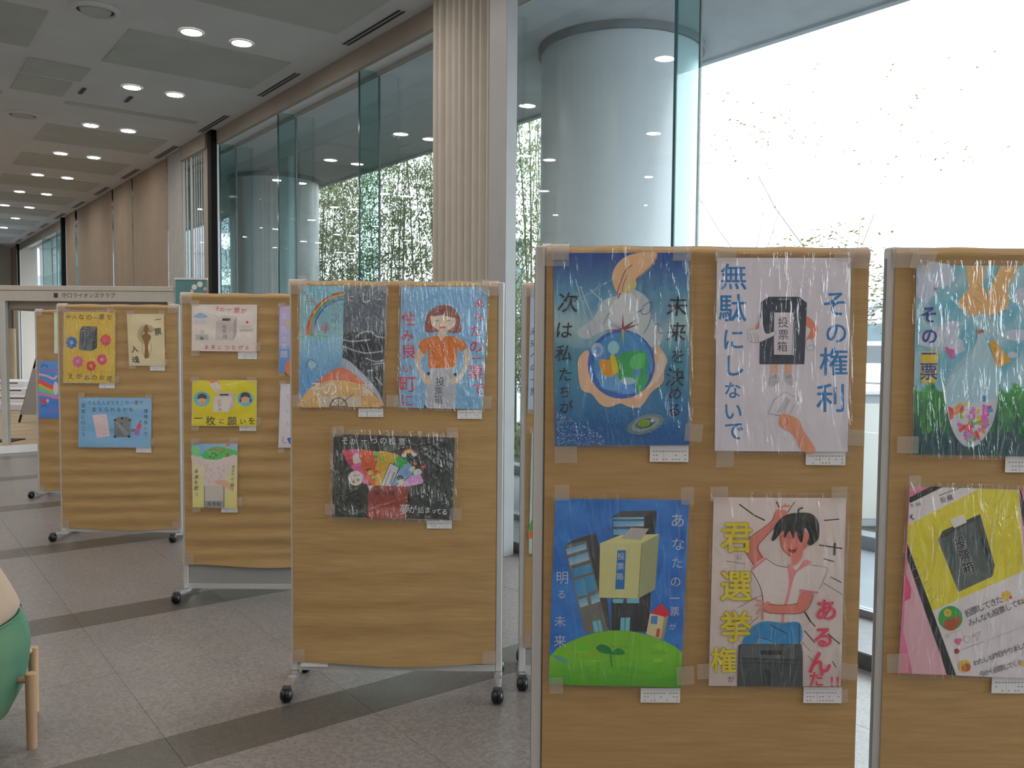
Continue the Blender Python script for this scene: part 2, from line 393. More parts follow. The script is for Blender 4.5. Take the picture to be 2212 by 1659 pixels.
ringvent(16.2, 1.60, 0.17, 'far round ceiling air diffuser at the left edge of the picture')
for a, b, lab in ((10.47, 1.99, 'short dark ceiling slot left of the second downlight pair'), (10.50, 2.475, 'short dark ceiling slot just beyond the second downlight pair'), (8.95, 1.96, 'short faint ceiling slot between the first two downlight pairs')):
    tag(MB().box(a-0.13, a+0.13, b-0.02, b+0.02, CZ-0.0105, CZ-0.0065, WT).build('ceiling_slot', M['slot' if a > 10 else 'ceiling_grey_shade'], loc=W(a, b, CZ)), lab, 'air vent')
hp = thing('ceiling_hatch', W(10.15, 1.7, CZ), 'pale rectangular access panels in the ceiling left of the second downlight pair', 'hatch')
MB().box(9.55, 10.1, 1.35, 1.9, CZ-0.012, CZ-0.0005, WT).build('panel', M['ceiling_grey_shade'], hp)
MB().box(10.2, 10.85, 1.35, 1.85, CZ-0.012, CZ-0.0005, WT).build('panel', M['ceiling_grey_shade'], hp)

# ------------------------------------------------------------------ curtains, blinds, posts at the window wall
def pleat(s0, s1, n0, amp, npl, z0, z1, seed=0, sharp=1.0):
    rr = random.Random(seed); cols = npl*10; P = []
    ph = [rr.uniform(-0.5, 0.5) for _ in range(npl+2)]
    for zi in range(7):
        z = z0+(z1-z0)*zi/6; row = []
        for j in range(cols+1):
            u = j/cols; k_ = u*npl; a = math.sin(k_*2*math.pi+0.5*ph[int(k_)]*math.sin(z))
            a = math.copysign(abs(a)**0.8, a)*(0.7+0.3*ph[int(k_)])
            row.append(W(s0+(s1-s0)*u, n0+amp*a, z))
        P.append(row)
    return MB().grid(P)
sa, sb_ = s_at(1062, 3.62), s_at(932, 3.62); se = s_at(1094, 3.60, 700)
pc = thing('pleated_curtain', W((sa+sb_)/2, 3.62, 0), 'beige pleated curtain stacked in deep vertical folds between the glass panes', 'curtain')
pleat(sa, sb_, 3.64, 0.035, 9, 0.03, 4.24, 3).build('cloth', M['curtain_pale'], pc)
MB().bbox(se, sa-0.004, 3.585, 3.68, 0.0, 4.245, 0.004, WT).build('edge_panel', M['edge_metal'], pc)
MB().box(sa, sb_, 3.61, 3.67, 4.240, 4.249, WT).build('track', M['alu'], pc)
# dark posts that close the blind bays
for a, lab in ((s_at(461, 3.70), 'tall black post with pale edge between the slatted blind and the ribbed glass'), (s_at(137, 3.70), 'tall dark post left of the row of beige fabric blinds'), (s_at(38, 3.70), 'far thin dark post near the end wall')):
    t = thing('window_post', W(a, 3.8, 0), lab, 'post')
    MB().bbox(a-0.05, a+0.10, 3.665, 3.745, 0.0, 4.246, 0.004, WT).build('post_body', M['dark_post'], t)
    MB().box(a-0.045, a+0.09, 3.7455, 3.77, 0.08, 4.245, WT).build('edge_strip', M['white'], t)
# wide fabric panels
edges = [366, 344, 287, 284, 245, 242, 234, 231, 168, 165, 142]
pairs = [(364, 288, 'widest beige fabric panel blind, nearest the slatted blind'), (285, 246, 'narrow beige fabric panel blind left of the widest one'), (243, 233, 'thin beige strip blind between two wider fabric panels'), (231, 167, 'second wide beige fabric panel blind from the far dark post'), (165, 143, 'farthest beige fabric panel blind beside the dark post')]
for i, (xa, xb, lab) in enumerate(pairs):
    a, b = s_at(xa, 3.70), s_at(xb, 3.70)
    t = thing('panel_blind', W((a+b)/2, 3.70, 0), lab, 'blind', 'beige fabric panel blinds')
    P = [[W(a+0.02+(b-a-0.04)*j/12, 3.70+0.012*math.sin(j*1.3+i)+(0.01 if i % 2 else 0), 0.04+4.19*q/4) for j in range(13)] for q in range(5)]
    MB().grid(P).build('fabric', M['curtain'], t)
    MB().box(a+0.02, b-0.02, 3.68, 3.72, 4.232, 4.248, WT).build('head_rail', M['alu'], t)
    MB().box(a+0.02, b-0.02, 3.69, 3.715, 0.02, 0.04, WT).build('bottom_bar', M['alu'], t)
# pale gathered edge and slatted blind with the view through it
ge0, ge1 = s_at(395, 3.70), s_at(367, 3.70)
t = thing('gathered_sheer', W((ge0+ge1)/2, 3.70, 0), 'pale gathered sheer hanging between the slatted blind and the fabric panels', 'curtain')
pleat(ge0, ge1, 3.70, 0.03, 6, 0.03, 4.22, 5).build('cloth', M['sheer'], t)
t = thing('slatted_blind', W(s_at(425, 3.70), 3.70, 0), 'dark vertical slat blind with bright gaps beside the tall black post', 'blind')
MB().box(s_at(452, 3.70), s_at(396, 3.70), 3.66, 3.74, 4.05, 4.245, WT).build('head_box', M['fascia'], t)
for xa, xb in ((397, 402), (405, 407.5), (413.5, 418), (422, 423.5), (427, 428), (432, 433), (437, 438.2), (441.5, 452)):
    a, b = s_at(xb, 3.70), s_at(xa, 3.70)
    MB().box(a, b, 3.697, 3.703, 0.1, 4.05, WT).build('slat', M['sheer' if xb-xa < 9 else 'fascia'], t)
# far curtain after the far window
t = thing('far_curtain', W(28.6, 3.70, 0), 'dark folded curtain at the far end of the window wall', 'curtain')
pleat(s_at(36, 3.66), s_at(18, 3.66), 3.66, 0.03, 5, 0.02, 4.2, 9).build('cloth', M['curtain'], t)

# ------------------------------------------------------------------ display boards
def tape_mb(c, w_, h_, y, rot=0.0, fold=0.0):
    P = []
    for i in range(4):
        row = []
        for j in range(4):
            a = (j/3-0.5)*w_; b = (i/3-0.5)*h_
            x = a*math.cos(rot)-b*math.sin(rot); z = a*math.sin(rot)+b*math.cos(rot)
            row.append((c[0]+x, y-0.0006*math.sin(i*2.1+j*1.7), c[1]+z))
        P.append(row)
    return MB().grid(P)
def board(name_label, D, xl, xr, zt, zb, pl, pr, pz, amp, lam, seed, feet=True, grp='mobile display boards', curl=0.0, tapes=True, frontfeet=(True, True)):
    """pl/pr: paper inset from the left/right edge; pz: paper bottom height"""
    rr = random.Random(seed); T = 0.036; cx = (xl+xr)/2
    t = thing('display_board', (cx, D+T/2, 0), name_label, 'display board', grp)
    p = 0.030
    MB().box(xl+p, xr-p, D+0.006, D+T-0.006, zb+0.02, zt-0.03).build('panel', M['panel_grey'], t)
    for a in (xl, xr-p):
        MB().bbox(a, a+p, D, D+T, zb, zt, 0.004).build('frame_post', M['alu'], t)
        MB().box(a-0.0015 if a == xl else a+p, a if a == xl else a+p+0.0015, D+0.012, D+0.026, zb+0.05, zt-0.03).build('groove', M['alu_dark'], t)
    MB().box(xl+p, xr-p, D+0.001, D+T-0.001, zb, zb+0.03).build('bottom_rail', M['alu'], t)
    MB().box(xl+p, xr-p, D+0.001, D+T-0.001, zt-0.03, zt).build('top_rail', M['alu'], t)
    # kraft paper wrapped over the top
    a0, a1 = xl+pl, xr-pr; nx = 26; P = []
    zs = []; z = pz
    step = 0.012 if lam < 0.15 else 0.03
    while z < zt-0.046: zs.append(z); z += step
    zs.append(zt-0.046)
    f1, f2, f3 = rr.uniform(0, 6), rr.uniform(0, 6), rr.uniform(0, 6)
    for z in zs:
        row = []
        for j in range(nx+1):
            u = j/nx; x = a0+(a1-a0)*u
            env = 0.35+0.65*math.sin(math.pi*min(1, max(0, u)))**0.6
            low = 0.55+0.45*(1-(z-pz)/(zt-pz))
            wv = math.sin(2*math.pi*z/lam+f1+0.9*math.sin(2.2*x+f2)+0.6*math.sin(z*9+f3))+0.4*math.sin(2*math.pi*z/(lam*1.9)+f2+x*1.3)
            y = D-0.0045+amp*env*low*wv*0.55
            zz = z
            if curl > 0:
                c_ = math.exp(-((z-pz)/0.045)**2)*env; y -= curl*c_
                if z == pz: zz = z-0.022*math.sin(math.pi*u)**2*(0.5+0.6*u)
            y = min(y, D-0.0008)
            row.append((x, y, zz))
        P.append(row)
    for q in range(11):
        a = math.radians(-10+190*q/10)
        P.append([(a0+(a1-a0)*j/nx, D+0.016-0.029*math.cos(a)*(1 if q > 0 else 0.9), zt-0.024+(0.026+0.002*math.sin(j*0.9+f1))*math.sin(a)) for j in range(nx+1)])
    P.append([(a0+(a1-a0)*j/nx, D+T+0.004, zt-0.12) for j in range(nx+1)])
    MB().grid(P).build('kraft_paper', M['kraft'], t)
    if tapes:
        tw = 0.055
        for a in (a0, a1-tw):          # transparent tape wrapped over the top corners
            Q = [[(a-0.012+(tw+0.02)*j/4, D+0.016-0.034*math.cos(an)+0.0012*math.sin(j*2+q), zt-0.024+0.031*math.sin(an)-(0.035 if q == 0 else 0)) for j in range(5)] for q, an in enumerate([math.radians(v) for v in (0, 0, 30, 60, 90, 120, 150, 180)])]
            MB().grid(Q).build('corner_tape', M['tape'], t)
        for a in (a0+0.02, a1-0.02):
            tape_mb((a, pz+0.03), 0.07, 0.06, D-0.0075-curl, rr.uniform(-0.08, 0.08)).build('tape', M['tape'], t)
    if feet:
        for a in (xl+0.016, xr-0.016):
            ft = MB()
            ft.box(a-0.014, a+0.014, D+0.004, D+T-0.004, 0.062, zb).box(a-0.016, a+0.016, D+T/2-0.06, D+T/2+0.06, zb-0.014, zb-0.0005)
            fo = None
            for sg in (-1, 1):
                y0, y1 = D+T/2, D+T/2+sg*0.155
                c = [(a-0.018, y0, zb-0.022), (a+0.018, y0, zb-0.022), (a+0.016, y1, 0.052), (a-0.016, y1, 0.052),
                     (a-0.018, y0, zb-0.006), (a+0.018, y0, zb-0.006), (a+0.016, y1, 0.068), (a-0.016, y1, 0.068)]
                ft.hexa(c)
            fo = ft.build('foot', M['chrome'], t)
            for sg in (-1, 1):
                y1 = D+T/2+sg*0.165; r = 0.031
                mb = MB(); R = []
                prof = [(-0.026, 0.010), (-0.024, 0.019), (-0.017, 0.028), (-0.008, r), (-0.002, r), (-0.001, 0.024), (0.001, 0.024), (0.002, r), (0.008, r), (0.017, 0.028), (0.024, 0.019), (0.026, 0.010)]
                for xo, q in prof: R.append([(a+xo, y1+q*math.cos(v*math.pi/9), r+q*math.sin(v*math.pi/9)) for v in range(18)])
                mb.rings(R); mb.sm = True
                mb.build('caster', M['rubber'], fo)
                MB().lathe((a, y1, 0), [(0.008, 0.045), (0.020, 0.052), (0.020, 0.064), (0.010, 0.066)], 12).build('caster_cap', M['caster_cap'], fo)
    return t
def X(px, D): return (px-1106)/F*D*1.0
def xz(px, py, D): p = at(px, py, D); return p.x, p.z
BD = {}
def mkboard(key, lab, D, pxl, pxr, pyt, pyb, *a, **k):
    x0, zt = xz(pxl, pyt, D); x1 = xz(pxr, pyt, D)[0]; zb = xz(pxl, pyb, D)[1] if pyb else 0.10
    BD[key] = D
    return board(lab, D, x0, x1, zt-0.004, zb, *a, **k)
def pzz(py, px, D): return xz(px, py, D)[1]
mkboard(1, 'brown papered display board with four large drawings, nearest on the right', 2.41, 1157, 1878, 527, None, 0.031, 0.0, 0.17, 0.0012, 0.22, 11)
mkboard(0, 'brown papered display board cut off by the right picture edge', 2.42, 1921, 2640, 531, None, 0.017, 0.031, 0.17, 0.0012, 0.25, 12)
mkboard(3, 'brown papered display board with three drawings, standing in the middle', 3.70, 625, 1090, 604, 1447, 0.009, 0.029, pzz(1428, 640, 3.70), 0.0036, 0.12, 13, curl=0.014)
mkboard(2, 'display board mostly hidden behind the four-drawing board', 3.84, 1127, 1576, 611, 1452, 0.024, 0.03, 0.14, 0.002, 0.1, 14)
mkboard(4, 'brown papered display board with grey panel bare at the bottom, second from left', 5.03, 388, 730, 632, 1271, 0.016, 0.03, pzz(1218, 420, 5.03), 0.0072, 0.095, 15, curl=0.008)
mkboard(5, 'brown papered display board with yellow, cream and blue drawings, left', 6.50, 122, 388, 656, 1148, 0.016, 0.016, pzz(1140, 140, 6.5), 0.0075, 0.10, 16, curl=0.008)
mkboard(6, 'narrow visible brown display board with rainbow drawing, farthest left', 8.20, 74, 286, 668, 1064, 0.02, 0.02, pzz(1060, 90, 8.2), 0.0075, 0.12, 17)
# ------------------------------------------------------------------ drawings on the boards (flat ink, laid on paper sheets)
class Art:
    """a drawing; coordinates (x, y) are in a crop of the photograph with origin o and zoom sc, laid on the sheet's own plane"""
    def __init__(s, D, o, sc, k=0.55):
        s.D = D; s.Y = D-0.0135; s.o = o; s.sc = sc; s.k = k; s.V = []; s.Fc = []; s.C = []; s.n = 0; s.q = 0
    def px(s, x, y): return s.o[0]+x/s.sc, s.o[1]+y/s.sc
    def P(s, x, y, dy=None):
        p = at(*s.px(x, y), s.Y); return (p.x, s.Y-(0.0004+s.n*2.2e-5+s.q*2.5e-6 if dy is None else dy), p.z)
    def c(s, rgb): return col(rgb, s.k)
    def poly(s, rgb, pts, keep=False):
        if not keep: s.n += 1
        s.q += 1
        k = len(s.V); s.V += [s.P(*p) for p in pts]; s.Fc.append(tuple(range(k, k+len(pts)))); s.C.append(s.c(rgb)); return s
    def rect(s, rgb, x0, y0, x1, y1): return s.poly(rgb, [(x0, y0), (x1, y0), (x1, y1), (x0, y1)])
    def ell(s, rgb, cx, cy, rx, ry=None, rot=0.0, n=28, wob=0.0):
        ry = ry or rx; q = math.radians(rot); P = []
        for i in range(n):
            a = 2*math.pi*i/n; f = 1+wob*math.sin(5*a+cx)+wob*0.6*math.sin(9*a+cy)
            x, y = rx*f*math.cos(a), ry*f*math.sin(a)
            P.append((cx+x*math.cos(q)-y*math.sin(q), cy+x*math.sin(q)+y*math.cos(q)))
        return s.poly(rgb, P)
    def line(s, rgb, wd, pts, keep=False):
        if not keep: s.n += 1
        for (x0, y0), (x1, y1) in zip(pts[:-1], pts[1:]):
            L = math.hypot(x1-x0, y1-y0) or 1; ux, uy = (x1-x0)/L*wd/2, (y1-y0)/L*wd/2
            s.poly(rgb, [(x0-uy-ux*0.4, y0+ux-uy*0.4), (x1-uy+ux*0.4, y1+ux+uy*0.4), (x1+uy+ux*0.4, y1-ux+uy*0.4), (x0+uy-ux*0.4, y0-ux-uy*0.4)], True)
        return s
    def curve(s, rgb, wd, pts, m=8):
        Q = []; p = [pts[0]]+list(pts)+[pts[-1]]
        for i in range(1, len(p)-2):
            for j in range(m):
                t = j/m; a, b, c_, d = p[i-1], p[i], p[i+1], p[i+2]
                Q.append(tuple(0.5*(2*b[e]+(c_[e]-a[e])*t+(2*a[e]-5*b[e]+4*c_[e]-d[e])*t*t+(3*b[e]-a[e]-3*c_[e]+d[e])*t**3) for e in (0, 1)))
        Q.append(pts[-1]); return s.line(rgb, wd, Q)
    def blob(s, rgb, pts, m=5):
        Q = []; N = len(pts)
        for i in range(N):
            a, b, c_, d = pts[i-1], pts[i], pts[(i+1) % N], pts[(i+2) % N]
            for j in range(m):
                t = j/m; Q.append(tuple(0.5*(2*b[e]+(c_[e]-a[e])*t+(2*a[e]-5*b[e]+4*c_[e]-d[e])*t*t+(3*b[e]-a[e]-3*c_[e]+d[e])*t**3) for e in (0, 1)))
        return s.poly(rgb, Q)
    def txt(s, rgb, ch, x, y, size, bold=0.0, sx=1.0, rot=0.0, keep=False, sh=0.0):
        if not keep: s.n += 1
        if bold > 0.002:                      # heavier pen: the same outline laid down a few times round a small circle
            m_ = 4 if bold < 0.02 else 8; r_ = bold*size*0.9
            for i_ in range(m_): s.txt(rgb, ch, x+r_*math.cos(2*math.pi*(i_+0.5)/m_), y+r_*math.sin(2*math.pi*(i_+0.5)/m_), size, 0.0, sx, rot, True, sh)
            return s
        s.q += 1
        vs, fs = glyph(ch, 0.0)
        if not vs: return s
        q = math.radians(rot); cx = 0.0; cy = 0.36
        if ch in 'ーっゃ': cy = 0.3
        k = len(s.V)
        for a, b in vs:
            a = (a-cx)*size*sx; b = (b-cy)*size; a += sh*b
            s.V.append(s.P(x+a*math.cos(q)+b*math.sin(q), y-b*math.cos(q)+a*math.sin(q)))
        for f in fs: s.Fc.append(tuple(i+k for i in f)); s.C.append(s.c(rgb))
        return s
    def col_(s, rgb, text, pts, size, bold=0.0, sx=1.0, rot=0.0, out=None, ob=0.03, sh=0.0):
        """characters at the listed centres; out = outline colour"""
        if out:
            s.n += 1
            for i, ch in enumerate(text):
                z_ = size[i] if isinstance(size, (list, tuple)) else size
                s.txt(out, ch, *pts[i], z_, bold+ob, sx, rot, True, sh)
        s.n += 1
        for i, ch in enumerate(text):
            z_ = size[i] if isinstance(size, (list, tuple)) else size
            s.txt(rgb, ch, *pts[i], z_, bold, sx, rot, True, sh)
        return s
    def gridbg(s, q, fn, nx, ny):
        """q: four corners TL TR BR BL, fn(u, v) -> rgb ink"""
        s.n += 1; k = len(s.V)
        def bil(u, v): return tuple((q[0][e]*(1-u)+q[1][e]*u)*(1-v)+(q[3][e]*(1-u)+q[2][e]*u)*v for e in (0, 1))
        for j in range(ny+1):
            for i in range(nx+1): s.V.append(s.P(*bil(i/nx, j/ny)))
        for j in range(ny):
            for i in range(nx):
                a = k+j*(nx+1)+i; s.Fc.append((a, a+1, a+nx+2, a+nx+1)); s.C.append(('v', [s.c(fn((i+di)/nx, (j+dj)/ny)) for di, dj in ((0, 0), (1, 0), (1, 1), (0, 1))]))
        return s
    def mesh(s, parent, name='drawing'):
        o0 = origin(parent); me = bpy.data.meshes.new(name)
        me.from_pydata([(a-o0.x, b-o0.y, c_-o0.z) for a, b, c_ in s.V], [], s.Fc); me.materials.append(M['print'])
        me.validate(verbose=False) if False else None
        ca = me.color_attributes.new('Ink', 'FLOAT_COLOR', 'CORNER'); buf = []
        for f, c_ in zip(s.Fc, s.C):
            if c_[0] == 'v':
                for q in c_[1]: buf += list(q)
            else: buf += list(c_)*len(f)
        ca.data.foreach_set('color', buf)
        me.update(); o = bpy.data.objects.new(name, me); COL.objects.link(o); o.parent = parent; return o

def poster(key, lab, quad, art, ground=(190, 186, 190), tapes=None, seed=0, sleeve=True, card=None, wr=1.0, smar=0.010, cardlab=None, grp='pupils\' drawings on the boards', nm='poster'):
    """quad = TL TR BR BL in photograph pixels"""
    D = BD[key]; Y = D-0.0135; q = [at(px, py, Y) for px, py in quad]
    base = (q[2]+q[3])/2; rr = random.Random(seed)
    t = thing(nm, (base.x, Y, base.z), lab, 'poster', grp)
    back = [(p.x, Y+0.0, p.z) for p in q]; front = [(p.x, Y-0.0004, p.z) for p in q]
    MB().hexa([back[3], back[2], (back[2][0], Y-0.0004, back[2][2]), (back[3][0], Y-0.0004, back[3][2]), back[0], back[1], front[1], front[0]]).build('paper_sheet', M['sheet'], t)
    art.mesh(t)
    def bil(u, v): return (q[0]*(1-u)+q[1]*u)*(1-v)+(q[3]*(1-u)+q[2]*u)*v
    if sleeve:
        nx, ny = (104, 130) if D < 4 else (60, 76); wv = (q[1]-q[0]).length; hv = (q[0]-q[3]).length; mu, mv = smar/wv, smar/hv
        L = []; bl = min(1.0, 0.35+0.5*wr)
        for i in range(int(14*wr)):
            cx, cz = rr.choice([(0, 0), (1, 0), (0.15, 1), (0.9, 1), (0.5, 0), (0.8, 0), (0.35, 0.3)]); a = rr.uniform(0.15, math.pi-0.15) if cz < 0.5 else rr.uniform(-math.pi+0.15, -0.15)
            L.append((cx+rr.uniform(-0.05, 0.05), cz, math.cos(a), math.sin(a)*1.0, rr.uniform(0.009, 0.018), rr.uniform(0.0010, 0.0026)*min(1.4, wr), rr.uniform(0.5, 1.1)))
        P = []
        for j in range(ny+1):
            row = []
            for i in range(nx+1):
                u = -mu+(1+2*mu)*i/nx; v = -mv*1.5+(1+2.5*mv)*j/ny; h = 0.0
                for cx, cz, dx, dz, wd, am, ln in L:
                    ex, ez = (u-cx), (v-cz)*1.4; al = ex*dx+ez*dz; ac = ex*dz-ez*dx
                    if -0.05 < al < ln*1.3: h += am*math.exp(-(ac/wd)**2)*min(1, (al+0.05)*6)*min(1, (ln*1.3-al)*4)
                en = max(0.0, min(1.0, 7*min(u+mu, 1+mu-u, v+mv, 1+mv-v)))
                h = en*(h*1.2+0.0075*bl*(0.5+0.5*math.sin(v*15+seed*1.7+1.3*math.sin(u*4+seed)))+0.0007*math.sin(u*41+2.5*math.sin(v*6+seed))*(0.5+0.5*math.sin(v*9+u*5)))
                p = bil(u, v); row.append((p.x, Y-0.0040-max(0, h), p.z))
            P.append(row)
        MB().grid(P).build('plastic_sleeve', M['sleeve_crumpled' if wr > 1.25 and D > 3 else 'sleeve'], t)
    ss = 1.0
    for (px, py, w_, h_, r) in (tapes or []):
        p = at(px, py, Y); k = D/F
        tape_mb((p.x, p.z), w_*k, h_*k, Y-0.0085, math.radians(r)).build('tape', M['tape'], t)
    if card:
        x0, y0, x1, y1 = card; D2 = D-0.0105
        a, b = at(x0, y0, D2), at(x1, y1, D2)
        ct = thing('caption_card', ((a.x+b.x)/2, D2, b.z), ('caption card below the '+(cardlab or lab).split(' at the ')[0].split(', ')[0].split(' on the')[0]), 'card', 'caption cards under the drawings')
        MB().box(a.x, b.x, D2, D2+0.0005, b.z, a.z).build('card', M['card'], ct)
        ca = Art(D2+0.0135, (0, 0), 1.0, 0.5); W_ = x1-x0; Hh = y1-y0
        ink = (105, 102, 108)
        ca.line(ink, 0.5, [(x0+W_*0.36, y0+Hh*0.3), (x0+W_*0.36, y1-1)])
        cy0 = y0+Hh*0.42
        for r_ in range(3):
            yy = y0+Hh*(0.36+0.24*r_)
            for i in range(11):
                if rr.random() < (0.95 if r_ == 0 else 0.5):
                    xx = x0+W_*(0.08+0.082*i); ca.line(ink, Hh*0.055, [(xx, yy), (xx+W_*0.04, yy)], True)
        ca.mesh(ct, 'typed_lines')
    return t

R = random.Random(3)
def nz(u, v, s=1.0):
    return (math.sin(u*7.1*s+1.3*math.sin(v*5*s))+math.sin(v*9.7*s+1.7*math.sin(u*6*s+2))+0.6*math.sin((u+v)*21*s))/2.6
def mixc(a, b, t):
    t = max(0, min(1, t)); return tuple(a[i]*(1-t)+b[i]*t for i in range(3))
SK = (190, 155, 120)

# ---- board 1, top left: earth in two hands
K = 3.1895; a = Art(2.41, (1140, 500), K, 0.52)
def sky1(u, v):
    c = mixc((22, 55, 120), (75, 125, 150), v/0.22) if v < 0.22 else mixc((75, 125, 150), (125, 150, 158), (v-0.22)/0.15) if v < 0.37 else mixc((125, 150, 158), (50, 115, 140), (v-0.4)/0.15) if v < 0.6 else mixc((50, 115, 140), (18, 80, 135), (v-0.6)/0.35)
    n_ = nz(u*2, v*2); c = mixc(c, (150, 168, 172) if 0.2 < v < 0.5 else (28, 78, 120), 0.25*max(0, n_)); return mixc(c, (15, 70, 125), 0.3*max(0, -n_))
q = [(178, 148), (1113, 145), (1113, 1472), (188, 1480)]; a.gridbg(q, sky1, 44, 62)
a.blob((150, 158, 165), [(450, 600), (520, 480), (620, 440), (720, 395), (830, 470), (850, 600), (930, 690), (880, 800), (700, 700), (520, 690), (400, 740), (340, 690)])
a.blob((165, 170, 175), [(600, 470), (700, 420), (760, 500), (740, 620), (640, 640), (560, 590)])
for x0, y0, x1, y1 in ((330, 330, 440, 740), (360, 380, 470, 650), (430, 400, 560, 520), (280, 420, 330, 700)): a.line((128, 152, 162), 9, [(x0, y0), (x1, y1)])
a.blob(SK, [(750, 150), (890, 150), (860, 230), (800, 290), (745, 335), (745, 385), (690, 425), (655, 420), (620, 430), (585, 350), (590, 270), (650, 190)])
a.blob((165, 155, 105), [(690, 340), (745, 345), (740, 385), (695, 425), (670, 400)])
a.curve((70, 50, 45), 5, [(720, 230), (670, 275), (640, 350), (615, 425)]); a.curve((70, 50, 45), 4, [(895, 155), (850, 235), (745, 330)]); a.curve((70, 50, 45), 4, [(690, 300), (660, 360), (650, 415)]); a.line((150, 40, 40), 8, [(640, 425), (620, 460)])
a.blob((195, 160, 130), [(420, 830), (370, 845), (345, 910), (365, 1080), (440, 1120), (500, 1190), (560, 1210), (640, 1185), (700, 1210), (780, 1205), (850, 1110), (930, 1040), (940, 960), (960, 880), (910, 800), (870, 795), (860, 1000), (780, 1100), (640, 1150), (500, 1090), (430, 1000)])
a.blob((205, 190, 180), [(905, 850), (940, 860), (935, 960), (860, 1060), (820, 1080), (880, 980)])
a.ell((35, 80, 150), 645, 915, 232, 238); a.ell((55, 115, 165), 655, 905, 205, 215, wob=0.02); a.ell((75, 130, 175), 600, 1010, 120, 90, wob=0.05)
a.blob((45, 135, 80), [(610, 870), (680, 830), (800, 825), (825, 880), (810, 1000), (760, 1110), (745, 1060), (740, 1010), (690, 1010), (640, 1030), (610, 960)])
a.blob((70, 160, 95), [(720, 860), (800, 840), (800, 930), (740, 950), (700, 920)])
a.blob((40, 140, 85), [(755, 1010), (835, 990), (800, 1080), (765, 1120), (750, 1060)])
a.blob((185, 130, 30), [(500, 880), (560, 885), (590, 850), (625, 940), (610, 985), (545, 1000), (515, 980), (495, 920)])
a.blob((175, 160, 40), [(570, 860), (600, 855), (620, 950), (590, 980)])
a.ell((140, 155, 185), 480, 815, 42, 48); a.ell((90, 130, 180), 480, 820, 22, 28); a.ell((125, 160, 170), 690, 1030, 55, 25); a.ell((80, 130, 190), 690, 1090, 60, 30); a.ell((60, 120, 180), 755, 970, 26, 22); a.ell((130, 180, 190), 590, 800, 40, 45)
for dx, dy, c_ in ((0, -115, (120, 40, 60)), (95, -70, (50, 80, 60)), (120, -40, (130, 40, 60)), (-110, -50, (80, 110, 150)), (-140, 10, (130, 60, 80)), (70, 40, (110, 90, 60)), (-40, 110, (60, 120, 120)), (0, 130, (150, 150, 110)), (90, 120, (130, 130, 90))):
    a.poly(c_, [(655-8*(dy != 0), 675-8*(dx != 0)), (655+dx, 675+dy), (655+8*(dy != 0), 675+8*(dx != 0))])
for p in ([(790, 520), (830, 490), (860, 500), (830, 560), (790, 570), (780, 540)], [(850, 590), (830, 650), (800, 700)], [(870, 640), (900, 640), (900, 690), (930, 700)], [(750, 560), (800, 530)], [(560, 560), (520, 640)]): a.curve((75, 80, 90), 4, p)
a.ell((85, 110, 115), 810, 1328, 132, 62, -18); a.ell((115, 130, 130), 810, 1326, 100, 44, -18); a.ell((60, 80, 85), 808, 1322, 70, 34, -15); a.ell((95, 130, 30), 803, 1320, 42, 26, -10); a.ell((165, 150, 175), 858, 1302, 14, 12)
a.n += 1
for i in range(260):
    u = R.random()**1.5; v = R.random(); x = 200+u*330; y = 1475-v*(250-200*u); a.line((150, 165, 185), R.uniform(2, 4), [(x, y), (x+R.uniform(2, 8), y-R.uniform(-3, 10))], True)
for i in range(90): x = R.uniform(400, 1080); y = R.uniform(1200, 1450); a.line((110, 150, 180), 2.5, [(x, y), (x+4, y-3)], True)
ink = (22, 30, 40)
a.col_(ink, '未来を決める', [(1030, 515), (1025, 695), (1035, 860), (1015, 1005), (1015, 1115), (1010, 1230)], [150, 140, 110, 135, 100, 100], 0.004, sh=0.1)
a.col_(ink, '次は私たちが', [(278, 490), (250, 680), (248, 840), (258, 985), (255, 1105), (262, 1210)], [150, 125, 120, 105, 95, 100], 0.004, sh=0.1)
poster(1, 'blue drawing of a round earth held in two hands', [(1196, 546), (1489, 545), (1489, 962), (1199, 964)], a, seed=1, wr=1.3,
       tapes=[(1209, 543, 36, 36, 2), (1472, 548, 38, 32, -2), (1222, 981, 48, 36, 1), (1497, 934, 38, 38, -4)], card=(1404, 962, 1487, 998))
# ---- board 1, top right: ballot box with arms
K = 3.19; a = Art(2.41, (1500, 500), K, 0.55); a.gridbg([(155, 182), (1080, 182), (1055, 1518), (140, 1512)], lambda u, v: mixc((192, 188, 198), (186, 182, 192), nz(u, v)*0.5+0.5), 6, 8)
B = (28, 100, 155)
a.col_(B, '無駄にしないで', [(270, 315), (262, 530), (268, 745), (270, 925), (262, 1095), (265, 1240), (272, 1375)], [190, 200, 165, 165, 125, 140, 145], 0.016)
a.col_(B, 'その権利', [(970, 500), (978, 700), (960, 900), (942, 1150)], [190, 165, 205, 210], 0.016)
a.blob((185, 110, 90), [(765, 590), (800, 600), (850, 675), (815, 740), (770, 745), (800, 680), (765, 645)]); a.blob((185, 110, 90), [(460, 605), (425, 640), (415, 670), (450, 670)])
a.poly((38, 48, 66), [(510, 450), (720, 450), (775, 492), (757, 915), (447, 915), (455, 490)]); a.poly((30, 38, 54), [(525, 452), (715, 452), (765, 490), (465, 490)]); a.ell((90, 95, 105), 615, 466, 40, 8)
a.rect((190, 185, 195), 548, 557, 685, 852); a.line((40, 45, 60), 3, [(548, 557), (685, 557), (672, 852), (543, 850), (548, 557)])
a.col_((45, 50, 62), '投票箱', [(610, 628), (612, 712), (605, 795)], 76, 0.002)
def hand(pts): a.blob((188, 184, 192), pts); a.curve((90, 90, 100), 2.5, pts+[pts[0]], 4)
